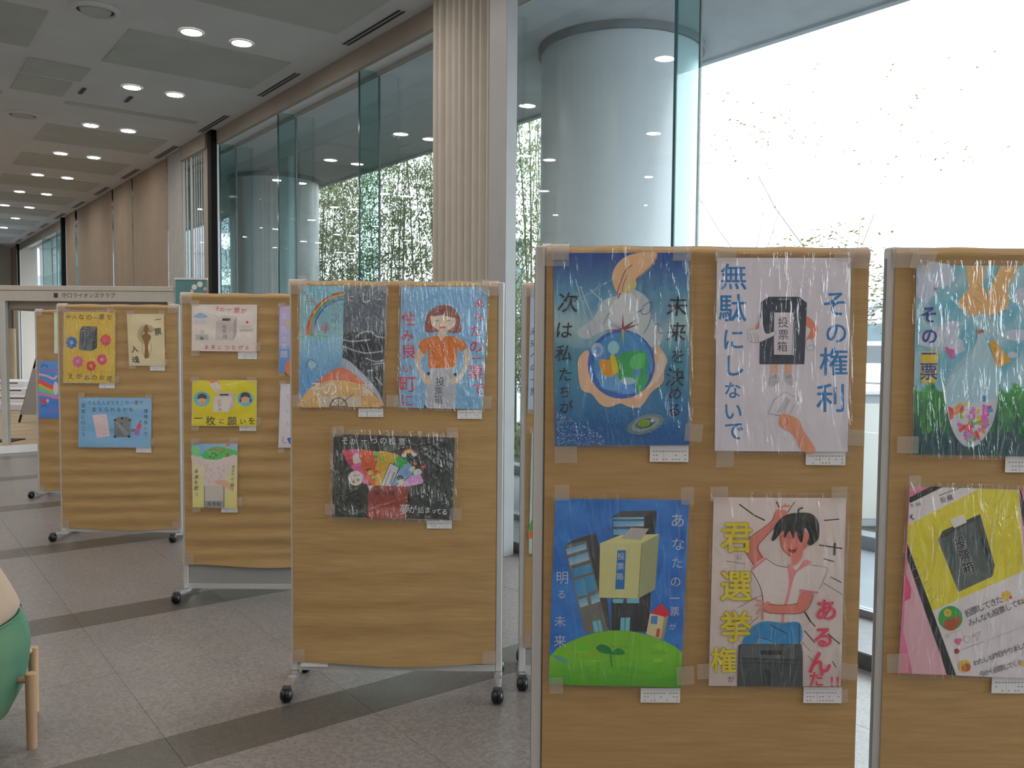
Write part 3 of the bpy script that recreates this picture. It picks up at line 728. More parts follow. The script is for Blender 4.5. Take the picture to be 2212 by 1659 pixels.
hand([(440, 600), (460, 595), (490, 700), (550, 688), (555, 712), (490, 745), (440, 765), (385, 760), (365, 710), (380, 675), (440, 668)])
for x in (395, 420, 440): a.curve((100, 100, 110), 3, [(x-15, 700), (x, 740), (x-5, 765)])
hand([(772, 745), (800, 740), (825, 790), (815, 820), (780, 815), (765, 775)]); a.curve((100, 100, 110), 3, [(785, 790), (810, 780), (820, 800)])
for x in (552, 648): a.rect((195, 150, 125), x-24, 917, x+22, 985); a.blob((150, 148, 155), [(x-22, 985), (x+25, 985), (x+28, 1040), (x-15, 1065), (x-42, 1055)] if x < 600 else [(x-25, 985), (x+18, 985), (x+35, 1040), (x+20, 1062), (x-15, 1040)]); a.curve((60, 60, 70), 3, [(x-15, 1000), (x+15, 990)]); a.curve((60, 60, 70), 3, [(x-15, 1012), (x+15, 1002)])
a.poly((178, 176, 184), [(620, 1105), (715, 1150), (650, 1270), (508, 1255), (550, 1160)]); a.line((110, 108, 118), 3, [(620, 1105), (715, 1150), (640, 1280), (508, 1255), (550, 1160), (620, 1105)])
for i in range(4): a.line((120, 118, 128), 5, [(632+12*i-i*4, 1142+i*6), (572+14*i, 1250)])
a.blob((195, 135, 105), [(600, 1255), (650, 1262), (720, 1300), (745, 1360), (835, 1510), (740, 1512), (680, 1400), (590, 1340), (583, 1290)]); a.curve((120, 70, 55), 3, [(610, 1262), (640, 1310), (620, 1340)])
poster(1, 'white drawing of a dark ballot box with arms and legs', [(1549, 557), (1838, 557), (1831, 976), (1544, 974)], a, seed=2, wr=0.35,
       tapes=[(1566, 548, 44, 32, 0), (1820, 550, 40, 28, 0), (1565, 991, 38, 34, 0), (1846, 945, 34, 34, -3)], card=(1741, 974, 1826, 1005))
# ---- board 1, bottom left: town on a green hill
K = 3.1895; a = Art(2.41, (1140, 1040), K, 0.45); q = [(190, 118), (1113, 128), (1052, 1420), (142, 1398)]
a.gridbg(q, lambda u, v: mixc((22, 78, 145), (40, 105, 170), 0.5+0.5*nz(u*1.5, v*3)), 24, 34)
a.poly((58, 62, 64), [(585, 240), (640, 205), (888, 200), (830, 1035), (575, 1035)]); a.poly((36, 42, 46), [(805, 240), (888, 202), (830, 1038), (760, 1030)]); a.poly((38, 42, 46), [(575, 830), (762, 830), (762, 1035), (575, 1035)])
for y0, y1 in ((246, 262), (272, 312), (328, 368)): a.gridbg([(590, y0), (802, y0-2), (800, y1-4), (588, y1)], lambda u, v: mixc((70, 125, 165), (150, 170, 175), u*v), 4, 2)
a.poly((88, 88, 86), [(250, 445), (405, 402), (570, 1045), (392, 1045)]); a.poly((58, 58, 60), [(250, 440), (330, 395), (470, 355), (405, 405)]); a.poly((52, 54, 58), [(405, 405), (470, 352), (520, 560), (572, 1035), (545, 1000)])
for p, q_ in (([(262, 465), (400, 425), (405, 465), (272, 505)], 0), ([(278, 528), (415, 485), (425, 540), (292, 580)], 0), ([(298, 605), (435, 565), (446, 625), (312, 660)], 1), ([(315, 680), (388, 660), (410, 780), (340, 795)], 1), ([(394, 655), (455, 640), (475, 740), (412, 770)], 1), ([(348, 815), (405, 795), (418, 850), (362, 868)], 0), ([(430, 790), (485, 768), (500, 825), (440, 845)], 0)):
    a.gridbg(p, (lambda u, v: mixc((75, 130, 165), (140, 155, 165), v)) if not q_ else (lambda u, v: mixc((50, 110, 150), (65, 125, 160), u)), 3, 3)
for p in ([(445, 965), (475, 958), (490, 1035), (460, 1040)], [(480, 958), (502, 955), (518, 1030), (494, 1036)], [(640, 938), (668, 937), (668, 1028), (636, 1026)], [(672, 937), (706, 936), (700, 1030), (672, 1030)], [(585, 808), (660, 808), (655, 838), (588, 836)], [(682, 806), (768, 800), (766, 838), (684, 838)]): a.poly((90, 150, 165), p)
a.poly((165, 165, 110), [(500, 425), (640, 368), (905, 362), (785, 428)]); a.poly((160, 160, 112), [(498, 425), (785, 425), (762, 805), (490, 800)]); a.poly((125, 130, 100), [(785, 425), (905, 362), (878, 742), (762, 805)])
a.poly((140, 138, 135), [(640, 395), (710, 318), (835, 325), (780, 402)]); a.line((70, 70, 60), 3, [(785, 428), (762, 802)])
a.poly((30, 90, 150), [(618, 474), (676, 472), (665, 742), (602, 742)]); a.col_((160, 170, 180), '投票箱', [(642, 515), (638, 585), (634, 655)], 52, 0.004)
a.poly((175, 165, 130), [(842, 910), (958, 930), (930, 1090), (815, 1050)]); a.poly((130, 125, 100), [(940, 930), (968, 925), (935, 1090), (915, 1085)]); a.poly((170, 30, 55), [(845, 905), (920, 838), (982, 908), (950, 935)]); a.poly((60, 110, 150), [(850, 925), (897, 925), (890, 985), (846, 978)]); a.poly((150, 65, 30), [(890, 1012), (912, 1014), (905, 1075), (880, 1068)])
hill = [(158, 1195)]+[(158+i*45.2, 1195-170*math.sin(math.pi*(i/20)*0.93+0.08)**0.85) for i in range(1, 20)]+[(1063, 1178), (1052, 1420), (142, 1398)]
hill[0] = (152, 1205); a.poly((95, 150, 35), hill)
def hf(u, v): return mixc((92, 150, 38), (55, 125, 20), v*0.9+0.2*nz(u*2, v*2))
a.gridbg([(150, 1235), (1060, 1215), (1052, 1420), (142, 1398)], hf, 12, 8)
for i in range(14): x = 200+R.random()*780; y = 1120+R.random()*140; a.ell((80+R.random()*35, 140+R.random()*20, 40), x, y, R.uniform(30, 70), R.uniform(8, 18), wob=0.1)
a.blob((20, 100, 50), [(472, 1140), (510, 1120), (560, 1140), (580, 1180), (540, 1185), (490, 1170)]); a.blob((25, 110, 50), [(580, 1180), (610, 1150), (650, 1155), (668, 1185), (640, 1195), (590, 1192)]); a.curve((25, 105, 50), 9, [(572, 1180), (573, 1230), (578, 1272)])
a.ell((80, 130, 120), 230, 1222, 58, 16, 22, wob=0.06)
wt = (160, 168, 185)
a.col_(wt, 'あなたの一票が', [(1032, 268), (1035, 432), (1028, 560), (1018, 690), (1010, 805), (1012, 895), (998, 1000)], [105, 95, 85, 80, 75, 70, 50], 0.003)
a.col_(wt, '明る未来', [(238, 662), (232, 778), (222, 962), (222, 1100)], [92, 66, 80, 90], 0.003)
poster(1, 'drawing of a ballot box and towers on a bright green hill', [(1200, 1077), (1489, 1080), (1470, 1485), (1185, 1478)], a, seed=3, wr=0.4,
       tapes=[(1214, 1063, 32, 34, 1), (1484, 1070, 28, 38, 1), (1201, 1478, 30, 36, 3), (1479, 1457, 38, 40, 4)], card=(1384, 1486, 1469, 1518))
# ---- board 1, bottom right: boy sitting on a ballot box
K = 3.19; a = Art(2.41, (1500, 1040), K, 0.44); q = [(133, 108), (1045, 115), (1008, 1412), (98, 1408)]
a.gridbg(q, lambda u, v: mixc((168, 158, 155), (158, 148, 146), v), 6, 8)
bk = (26, 30, 32); sk = (170, 100, 88)
for x0, y0, x1, y1, w_ in ((310, 158, 405, 228, 9), (410, 232, 485, 268, 9), (565, 140, 585, 180, 9), (895, 268, 995, 260, 8), (860, 438, 1018, 462, 9), (890, 532, 962, 552, 7), (938, 658, 1012, 695, 7), (890, 700, 1020, 780, 4), (760, 900, 800, 965, 11), (800, 965, 832, 998, 8), (760, 1030, 828, 1110, 7), (920, 1050, 1000, 1118, 8), (740, 1105, 800, 1170, 3), (360, 365, 385, 390, 5), (300, 870, 430, 800, 2.5), (350, 830, 500, 770, 2.5), (350, 1015, 440, 930, 3), (220, 548, 350, 568, 2.5), (780, 1200, 820, 1240, 3), (950, 1240, 975, 1280, 6), (630, 150, 600, 200, 3), (690, 140, 640, 215, 5)): a.line(bk, w_, [(x0, y0), (x1, y1)])
a.blob(sk, [(555, 210), (580, 190), (630, 200), (630, 245), (560, 300), (490, 380), (440, 450), (480, 540), (415, 580), (360, 500), (340, 450), (380, 390), (470, 320), (530, 270)])
a.curve(sk, 14, [(585, 205), (600, 175), (655, 168)]); a.curve((60, 35, 35), 3.5, [(555, 215), (530, 275), (385, 385), (340, 455), (415, 585)]); a.curve((60, 35, 35), 3.5, [(630, 240), (500, 370), (435, 455), (470, 530)])
a.blob((170, 162, 160), [(488, 520), (560, 570), (650, 590), (760, 560), (850, 580), (918, 605), (880, 700), (850, 775), (725, 750), (715, 900), (735, 975), (600, 965), (470, 960), (470, 800), (420, 700), (390, 610)])
a.curve(bk, 4, [(488, 525), (560, 575), (648, 592)]); a.curve(bk, 5, [(390, 615), (440, 700), (470, 800), (470, 950)]); a.curve((90, 85, 88), 4, [(800, 575), (850, 582), (905, 592), (915, 615), (870, 720), (855, 740)])
a.line((170, 95, 110), 14, [(395, 605), (490, 530)]); a.line((175, 100, 115), 14, [(722, 748), (850, 765)]); a.blob((175, 110, 115), [(640, 585), (665, 570), (700, 610), (760, 540), (805, 560), (740, 600), (690, 650), (640, 840), (620, 850), (650, 700)])
a.line((165, 110, 115), 20, [(610, 870), (605, 970)])
a.blob(sk, [(640, 480), (720, 450), (745, 510), (700, 570), (670, 575), (665, 520)]); a.blob(sk, [(590, 350), (700, 310), (790, 370), (780, 440), (700, 510), (650, 510), (600, 450)]); a.curve((50, 30, 30), 3.5, [(590, 370), (600, 450), (640, 500), (665, 515)])
a.blob((120, 30, 35), [(645, 462), (705, 458), (690, 488), (665, 490)]); a.line((190, 180, 180), 5, [(655, 464), (695, 462)]); a.line(bk, 3, [(640, 380), (660, 388)]); a.line(bk, 3, [(600, 378), (620, 372)])
a.blob((22, 28, 28), [(555, 300), (620, 235), (710, 215), (800, 220), (850, 270), (860, 340), (850, 400), (800, 440), (775, 425), (790, 370), (760, 320), (740, 420), (715, 390), (700, 340), (680, 395), (655, 340), (620, 390), (610, 340), (555, 400), (530, 405), (545, 350)]); a.curve((22, 28, 28), 9, [(720, 225), (715, 195), (745, 180)])
for x in (600, 650, 700, 780): a.curve((60, 68, 66), 3, [(x, 250), (x-20, 290), (x-35, 340)])
a.blob(sk, [(740, 765), (815, 775), (790, 850), (740, 905), (600, 910), (520, 905), (480, 880), (500, 840), (600, 850), (700, 840)])
for p in ([(520, 870), (470, 830), (425, 815)], [(510, 880), (450, 850), (420, 855)], [(510, 890), (450, 880), (430, 915)], [(515, 895), (470, 900), (470, 940)], [(520, 860), (500, 830), (520, 840)]): a.curve((165, 105, 95), 13, p)
a.curve((60, 35, 35), 3.5, [(480, 880), (520, 905), (640, 910), (730, 905), (790, 860), (815, 780)]); a.curve((60, 35, 35), 3, [(510, 845), (620, 850), (710, 840)])
a.blob((35, 105, 150), [(420, 985), (500, 962), (600, 975), (725, 975), (722, 1118), (560, 1112), (450, 1080), (420, 1115), (330, 1115), (360, 1050)]); a.blob((50, 130, 175), [(450, 1090), (520, 1085), (570, 1112), (450, 1114)]); a.line(bk, 6, [(520, 985), (640, 1050)]); a.line(bk, 5, [(470, 1078), (570, 1110)]); a.line(bk, 5, [(720, 980), (720, 1115)])
a.poly((52, 58, 60), [(300, 1130), (320, 1118), (735, 1118), (745, 1180), (745, 1412), (292, 1408)]); a.poly((66, 72, 74), [(325, 1125), (690, 1125), (690, 1220), (325, 1210)]); a.line((25, 28, 30), 4, [(300, 1215), (745, 1228)]); a.line((25, 28, 30), 4, [(300, 1245), (745, 1258)]); a.rect((25, 28, 30), 455, 1162, 600, 1192); a.rect((40, 45, 47), 470, 1290, 520, 1400)
yl = (195, 180, 40)
a.col_(yl, '君選挙権', [(290, 385), (285, 720), (285, 1000), (200, 1232)], [225, 225, 225, 185], 0.022, 1.0, out=(90, 85, 25), ob=0.012)
a.col_((60, 60, 60), 'にが', [(308, 520), (250, 1360)], [38, 50], 0.0)
a.col_((170, 50, 75), 'あるんだ!!', [(905, 885), (885, 1072), (860, 1245), (840, 1360), (945, 1375), (985, 1375)], [160, 155, 170, 110, 95, 95], 0.028)
a.line((45, 50, 52), 14, [(965, 425), (962, 505)])
poster(1, 'drawing of a black-haired boy sitting on a ballot box', [(1542, 1074), (1828, 1076), (1816, 1483), (1531, 1481)], a, seed=4, wr=0.6,
       tapes=[(1552, 1066, 38, 32, 0), (1811, 1068, 34, 36, 0), (1521, 1448, 32, 34, 3), (1831, 1448, 38, 36, -6), (1822, 1500, 16, 30, 2)], card=(1736, 1484, 1818, 1519))
# ---- board 0, top: bag of paper notes over grass
K = 3.19; a = Art(2.42, (1860, 500), K, 0.52); q = [(385, 235), (1310, 235), (1310, 1555), (355, 1535)]
def gr(u, v):
    if v < 0.64+0.03*math.sin(u*40): return mixc((85, 145, 165), (140, 165, 175), 0.5+0.7*nz(u*2.3, v*2.6))
    return mixc((55, 135, 60), (20, 62, 68), (v-0.64)/0.24+0.25*nz(u*6, v*2))
a.gridbg(q, gr, 44, 64)
a.n += 1
for i in range(170): x = R.uniform(368, 1300); y = R.uniform(1130, 1330); a.poly(R.choice([(40, 120, 50), (60, 140, 60), (28, 95, 60)]), [(x-5, y+80), (x+R.uniform(-12, 12), y-45), (x+5, y+80)], True)
for cx, cy, rx, ry in ((520, 300, 130, 90), (440, 400, 60, 90), (570, 700, 110, 45), (480, 740, 90, 60), (640, 790, 70, 60), (1070, 715, 90, 40), (1110, 450, 60, 60), (1040, 850, 35, 22), (630, 640, 60, 22)): a.ell((158, 165, 180), cx, cy, rx, ry, wob=0.06)
a.n += 1
for i in range(120): x = R.uniform(400, 1300); y = R.uniform(260, 1120); a.line(R.choice([(170, 180, 190), (180, 180, 120), (120, 170, 190)]), R.uniform(3, 7), [(x, y), (x+4, y+3)], True)
for p in ([(500, 380), (525, 400), (505, 405)], [(560, 560), (580, 575), (565, 580)], [(575, 790), (600, 800), (650, 870), (620, 880), (590, 840)], [(600, 805), (640, 815), (645, 860), (610, 850)]): a.poly((165, 70, 130), p)
a.poly((190, 155, 100), [(722, 238), (850, 238), (838, 380), (740, 400)]); a.poly((190, 155, 100), [(955, 238), (1085, 238), (1000, 410), (890, 400)])
a.blob((192, 155, 105), [(740, 400), (840, 385), (870, 480), (830, 560), (760, 575), (700, 540), (668, 490), (700, 440)]); a.blob((192, 155, 105), [(890, 390), (1000, 400), (1015, 510), (950, 560), (880, 578), (835, 540), (870, 460)])
for x0, y0, x1, y1 in ((700, 470, 790, 520), (720, 500, 800, 545), (760, 440, 830, 500), (900, 460, 950, 520), (940, 430, 980, 500)): a.line((165, 110, 75), 3, [(x0, y0), (x1, y1)])
a.blob((140, 172, 185), [(790, 580), (860, 580), (840, 680), (860, 760), (930, 920), (945, 1100), (900, 1330), (800, 1470), (700, 1470), (620, 1350), (580, 1150), (600, 1020), (720, 900), (790, 760), (800, 680)])
a.blob((160, 165, 175), [(600, 1230), (660, 1180), (800, 1180), (930, 1160), (900, 1320), (800, 1460), (700, 1465), (630, 1360)])
cs = [(190, 60, 60), (170, 80, 150), (50, 120, 160), (195, 175, 60), (190, 130, 60), (90, 150, 80), (170, 90, 160), (180, 170, 180), (120, 70, 130)]
a.n += 1
for i in range(70):
    t_ = R.random(); y = 1190+t_*260; wdt = 150*(1-t_*0.62); x = 765+R.uniform(-wdt, wdt); r_ = R.uniform(0, 3); l = R.uniform(14, 32); h_ = R.uniform(8, 15)
    a.poly(R.choice(cs), [(x+l*math.cos(r_)-h_*math.sin(r_), y+l*math.sin(r_)+h_*math.cos(r_)), (x-l*math.cos(r_)-h_*math.sin(r_), y-l*math.sin(r_)+h_*math.cos(r_)), (x-l*math.cos(r_)+h_*math.sin(r_), y-l*math.sin(r_)-h_*math.cos(r_)), (x+l*math.cos(r_)+h_*math.sin(r_), y+l*math.sin(r_)-h_*math.cos(r_))], True)
for c_, p in (((190, 60, 55), [(600, 1205), (635, 1220), (630, 1290), (605, 1300)]), ((175, 80, 160), [(835, 1190), (870, 1200), (880, 1290), (850, 1345), (830, 1290)]), ((40, 105, 150), [(835, 1130), (865, 1135), (855, 1175), (825, 1170)]), ((190, 60, 70), [(735, 1305), (768, 1325), (750, 1390), (725, 1380)])): a.poly(c_, p)
a.poly((140, 80, 60), [(790, 685), (848, 672), (850, 692), (795, 710)])
a.poly((195, 145, 40), [(880, 765), (912, 748), (1035, 895), (935, 940)]); a.curve((130, 90, 30), 4, [(905, 800), (925, 810), (915, 830)]); a.curve((130, 90, 30), 4, [(925, 850), (950, 845), (940, 870)]); a.curve((130, 90, 30), 4, [(950, 890), (970, 880)])
a.poly((190, 165, 50), [(415, 830), (530, 822), (512, 1040), (412, 1042)])
a.col_((38, 55, 120), 'その一票。', [(465, 575), (470, 722), (465, 845), (465, 965), (518, 1050)], [125, 120, 110, 125, 75], 0.022)
a.curve((175, 180, 190), 4, [(800, 690), (790, 830), (690, 900), (610, 1010), (585, 1150), (640, 1390), (740, 1470), (850, 1400), (930, 1200), (940, 1040)])
poster(0, 'drawing of cupped hands above a bag of coloured notes', [(1980, 573), (2271, 576), (2271, 988), (1971, 981)], a, seed=5, wr=1.0,
       tapes=[(1992, 561, 50, 46, -12), (1958, 960, 46, 36, 0)], card=(2172, 986, 2256, 1021))
# ---- board 0, bottom: phone post
a = Art(2.42, (1860, 1020), K, 0.46); q = [(335, 98), (1310, 130), (1290, 1425), (255, 1385)]
a.poly((175, 95, 125), q); a.poly((186, 148, 158), [(318, 600), (430, 760), (600, 1395), (355, 1388), (290, 1090), (300, 880)]); a.poly((175, 70, 105), [(305, 690), (345, 800), (340, 870), (300, 890)])
a.poly((20, 24, 26), [(332, 175), (480, 98), (560, 100), (400, 215), (335, 210)])
scr = [(332, 215), (640, 108), (1085, 125), (1310, 700), (1295, 1425), (655, 1400), (318, 490)]
a.poly((20, 26, 28), [(318, 480), (340, 520), (560, 930), (655, 1400), (590, 1396), (540, 1240), (430, 930), (318, 600)]); a.poly((22, 24, 28), [(1075, 125), (1100, 126), (1150, 300), (1130, 420)])
a.poly((172, 168, 172), [(332, 215), (560, 104), (820, 112), (1085, 122), (1130, 600), (1310, 900), (1292, 1425), (655, 1400), (318, 490)])
a.poly((190, 180, 40), [(325, 362), (820, 112), (1085, 125), (1120, 680), (490, 955), (318, 480)])
a.n += 1
for i in range(40):
    an = 2*math.pi*i/40; x = 720+math.cos(an)*330; y = 540+math.sin(an)*360; r2 = 1.0+R.uniform(0.12, 0.3)
    x1, y1 = 720+math.cos(an)*330*r2, 540+math.sin(an)*360*r2
    if y1 > 955-(x1-490)*0.436-30 or x1 > 1090 or x1 < 335: continue
    if y1 < 362-(x1-325)*0.505+25 or y < 362-(x-325)*0.505+10 or y > 955-(x-490)*0.436-10: continue
    a.line((120, 115, 40), 3, [(x, y), (x1, y1)], True)
a.poly((62, 72, 72), [(530, 470), (660, 375), (790, 325), (905, 640), (900, 720), (670, 825)]); a.poly((36, 44, 44), [(530, 470), (560, 405), (820, 288), (920, 640), (905, 720), (780, 335)]); a.poly((185, 182, 180), [(610, 325), (708, 290), (728, 345), (640, 385)])
a.col_((25, 28, 30), '投票箱', [(682, 485), (712, 575), (738, 660)], 88, 0.03, rot=-14, out=(180, 182, 182), ob=0.022)
a.ell((40, 130, 60), 615, 1005, 84); a.ell((135, 70, 35), 615, 1050, 50, 42); a.ell((130, 68, 35), 660, 1020, 30, 32); a.ell((195, 165, 30), 597, 968, 27); a.line((60, 50, 20), 4, [(588, 966), (592, 972)]); a.line((60, 50, 20), 4, [(602, 962), (606, 968)])
a.ell((200, 170, 50), 1000, 852, 36); a.ell((180, 40, 50), 1028, 862, 11); a.ell((200, 160, 50), 1130, 880, 22)
def run(text, x, y, sz, step, sl, bold=0.006, c_=(48, 48, 52)): a.col_(c_, text, [(x+step*i, y+sl*step*i) for i in range(len(text))], sz, bold, rot=math.degrees(math.atan(sl)))
run('投票してきた', 740, 968, 56, 42, -0.42); run('みんなも投票してね', 760, 1035, 52, 42, -0.42)
run('0:50', 348, 228, 34, 18, -0.2, 0); run('投稿', 565, 190, 42, 46, -0.3, 0.004); [a.line((70, 70, 74), 7, [(540+i*17, 160-i*6.5), (549+i*17, 156-i*6.5)], True) for i in range(9)]; a.line((40, 40, 44), 9, [(352, 292), (338, 308), (362, 325)])
a.line((120, 118, 122), 2, [(590, 1120), (690, 1082)]); a.ell((120, 118, 122), 592, 1128, 12); a.ell((172, 168, 172), 592, 1128, 8)
a.ell((195, 85, 120), 655, 1160, 14, 14); a.ell((195, 85, 120), 678, 1155, 14, 14); a.poly((195, 85, 120), [(643, 1168), (690, 1160), (672, 1194)])
a.ell((120, 118, 122), 728, 1150, 24); a.ell((172, 168, 172), 728, 1150, 20); a.line((120, 118, 122), 3.5, [(760, 1130), (818, 1095), (800, 1160), (785, 1125), (760, 1130)])
a.ell((125, 50, 50), 658, 1232, 18); a.line((130, 128, 134), 5, [(690, 1222), (850, 1165)]); a.line((150, 148, 156), 6, [(870, 1158), (1120, 1060)])
a.ell((200, 170, 30), 712, 1335, 43); a.blob((150, 80, 35), [(690, 1345), (715, 1315), (750, 1330), (745, 1365), (700, 1368)])
run('わたしも昨日やりました', 790, 1312, 44, 34, -0.36); run('今から投票してくる', 835, 1388, 44, 32, -0.3, 0.004, (70, 70, 74)); a.ell((200, 170, 50), 1118, 1315, 20)
poster(0, 'pink drawing of a phone screen showing a grey ballot box', [(1965, 1051), (2271, 1061), (2264, 1467), (1940, 1454)], a, seed=6, wr=0.4,
       tapes=[(1974, 1043, 26, 34, 2), (1936, 1430, 46, 42, 2)], card=(2143, 1461, 2228, 1498))
# ---- board 3, left: split drawing with rainbow and wheat
K = 5.532; a = Art(3.70, (640, 600), K, 0.44); q = [(48, 95), (1080, 105), (1030, 1545), (35, 1545)]
a.gridbg([(48, 95), (570, 98), (540, 1545), (35, 1545)], lambda u, v: mixc((85, 140, 155), (110, 145, 155), v/0.4+0.3*nz(u, v)) if v < 0.42 else mixc((110, 150, 170), (70, 120, 165), (v-0.42)/0.45+0.2*nz(u, v*2)), 14, 30)
a.gridbg([(570, 98), (1080, 105), (1030, 1545), (540, 1545)], lambda u, v: mixc((78, 86, 96), (62, 70, 80), v*2+0.3*nz(u*2, v*2)) if v < 0.4 else mixc((38, 44, 52), (26, 32, 40), 0.5+0.5*nz(u*3, v*3)), 14, 30)
for i, (c_, r) in enumerate((((140, 55, 40), 0), ((170, 110, 40), 22), ((60, 130, 60), 40), ((45, 80, 150), 70))):
    P1 = [(565-(445-r)*math.cos(t)*1.0, 690-(520-r*1.05)*math.sin(t)) for t in [j*math.pi/2/16 for j in range(17)]]
    P2 = [(565-(445-r-(24 if i < 3 else 26))*math.cos(t), 690-(520-(r+26)*1.05)*math.sin(t)) for t in [j*math.pi/2/16 for j in range(17)]]
    a.poly(c_, P1+P2[::-1])
a.poly((185, 110, 115), [(105, 690), (125, 520), (145, 690)]); a.line((50, 150, 70), 14, [(45, 705), (90, 703)]); a.line((50, 150, 70), 14, [(170, 690), (350, 700), (380, 710)]); a.line((50, 150, 70), 12, [(520, 690), (550, 690)])
a.rect((130, 120, 145), 180, 535, 222, 670); a.ell((120, 115, 125), 345, 590, 48, 60, wob=0.12); a.line((150, 60, 75), 12, [(350, 580), (352, 670)])
g_ = (100, 108, 112)
a.col_(g_, '無駄', [(170, 265), (440, 275)], [150, 150], 0.0, sh=0.1); a.col_(g_, '次', [(470, 480)], [130], 0.0)
a.col_((150, 150, 150), 'にし', [(650, 250), (830, 240)], [90, 140], 0.0); a.col_((90, 92, 100), '会', [(935, 500)], [110], 0.0); a.col_((130, 132, 136), 'い', [(700, 480)], [90], 0.0)
for pts in ([(720, 700), (800, 650), (900, 645), (960, 700), (1060, 715)], [(560, 820), (700, 870), (830, 900), (1020, 880)], [(830, 960), (950, 1000), (1050, 980)], [(850, 1110), (920, 1105)], [(920, 1030), (1020, 1020)], [(560, 740), (680, 760), (880, 740)], [(950, 1190), (1030, 1280)]): a.curve((120, 124, 130), 16, pts)
a.blob((130, 140, 152), [(545, 960), (640, 1000), (760, 1110), (880, 1230), (960, 1330), (1030, 1470), (1020, 1540), (960, 1520), (900, 1380), (800, 1250), (680, 1150), (550, 1070)])
arch = [(35, 1470), (80, 1410), (150, 1330), (270, 1220), (400, 1120), (500, 1075), (550, 1068), (640, 1110), (760, 1200), (880, 1320), (960, 1410), (1030, 1540), (35, 1545)]
a.poly((140, 65, 35), arch); a.poly((175, 98, 68), [(290, 1210), (400, 1120), (500, 1075), (550, 1068), (640, 1110), (760, 1200), (830, 1270), (800, 1285), (640, 1235), (480, 1215), (240, 1270)])
a.blob((178, 145, 92), [(60, 1450), (150, 1335), (240, 1275), (420, 1225), (620, 1235), (800, 1290), (900, 1370), (980, 1450), (1018, 1540), (500, 1545), (40, 1543)])
a.rect((160, 152, 140), 275, 1420, 775, 1540)
for an in range(0, 360, 45): a.line((95, 70, 50), 9, [(505, 1535), (505+110*math.cos(math.radians(an)), min(1545, 1535+110*math.sin(math.radians(an))))])
for i in range(12): t0, t1 = math.pi+i*math.pi/12, math.pi+(i+1)*math.pi/12; a.line((95, 70, 50), 17, [(505+98*math.cos(t0), 1540+105*math.sin(t0)), (505+98*math.cos(t1), 1540+105*math.sin(t1))])
a.line((100, 75, 55), 9, [(580, 1470), (680, 1390)]); a.line((140, 135, 125), 8, [(360, 1385), (420, 1450)])
wg = (165, 165, 162)
a.col_(wg, 'その一票', [(235, 1330), (405, 1325), (700, 1330), (850, 1340)], [185, 190, 100, 150], 0.012)
a.curve((60, 110, 150), 13, [(120, 1080), (130, 1010), (170, 975), (220, 1000), (260, 1060)]); a.ell((150, 185, 195), 190, 1040, 45, 42)
poster(3, 'drawing of a rainbow sky beside a dark grey sky', [(648, 617), (836, 619), (826, 880), (646, 879)], a, seed=11, wr=2.2,
       tapes=[(655, 611, 20, 30, 0), (828, 614, 20, 24, -12), (848, 866, 26, 26, 0), (640, 866, 14, 26, 2)], card=(774, 882, 828, 901))
# ---- board 3, right: girl in orange shirt
K = 2.9625; a = Art(3.70, (600, 580), K, 0.44); q = [(790, 118), (1345, 118), (1312, 900), (775, 888)]
a.gridbg(q, lambda u, v: mixc((105, 155, 190), (125, 170, 205), 0.5+0.5*nz(u, v)), 8, 10)
rd = (165, 30, 45)
a.col_(rd, 'あなたの一票で', [(1290, 225), (1290, 308), (1272, 400), (1268, 500), (1272, 578), (1268, 665), (1285, 770)], [70, 75, 85, 95, 75, 100, 95], 0.012)
a.col_(rd, '住み良い町に', [(835, 325), (828, 430), (838, 530), (830, 640), (830, 740), (825, 845)], [95, 85, 105, 70, 115, 90], 0.012)
a.blob((115, 55, 42), [(945, 400), (955, 300), (1010, 245), (1090, 235), (1150, 280), (1170, 340), (1168, 408), (1100, 410), (1060, 395), (1000, 408)])
a.blob((198, 182, 165), [(985, 290), (1080, 285), (1130, 310), (1135, 360), (1080, 410), (1085, 440), (1050, 470), (1020, 435), (1030, 400), (985, 360)])
a.blob((105, 48, 38), [(975, 300), (1010, 260), (1090, 255), (1140, 310), (1110, 312), (1060, 300), (1010, 305)]); a.line((180, 40, 50), 12, [(1038, 378), (1072, 374)])
for x0 in (1005, 1085): a.line((90, 60, 50), 4, [(x0, 335), (x0+25, 332)])
sk2 = (190, 170, 150)
a.blob(sk2, [(905, 510), (945, 540), (910, 610), (945, 680), (985, 705), (965, 735), (930, 725), (875, 580)]); a.blob(sk2, [(1190, 530), (1215, 520), (1232, 590), (1185, 690), (1150, 735), (1110, 730), (1120, 705), (1160, 680), (1195, 600)])
a.blob((215, 120, 25), [(900, 490), (930, 455), (1020, 430), (1045, 465), (1080, 432), (1160, 445), (1210, 490), (1180, 530), (1150, 520), (1130, 635), (975, 640), (965, 520), (935, 550)])
a.poly((140, 142, 150), [(975, 640), (1125, 632), (1145, 720), (1135, 898), (940, 893), (950, 720)]); a.blob(sk2, [(945, 700), (985, 705), (980, 735), (950, 735)]); a.blob(sk2, [(1105, 705), (1145, 700), (1140, 735), (1108, 738)])
a.col_((45, 48, 55), '投票箱', [(1038, 725), (1030, 785), (1028, 840)], [62, 58, 58], 0.004); a.ell((25, 28, 32), 965, 672, 11); a.ell((25, 28, 32), 1135, 678, 11); a.poly((25, 28, 32), [(938, 868), (955, 893), (938, 893)])
poster(3, 'light blue drawing of a girl in an orange shirt', [(867, 620), (1054, 620), (1043, 884), (862, 880)], a, seed=12, wr=1.6,
       tapes=[(879, 612, 22, 20, 0), (1043, 617, 26, 26, 6), (857, 866, 12, 24, 0), (1050, 869, 24, 26, -4)], card=(988, 885, 1041, 905))
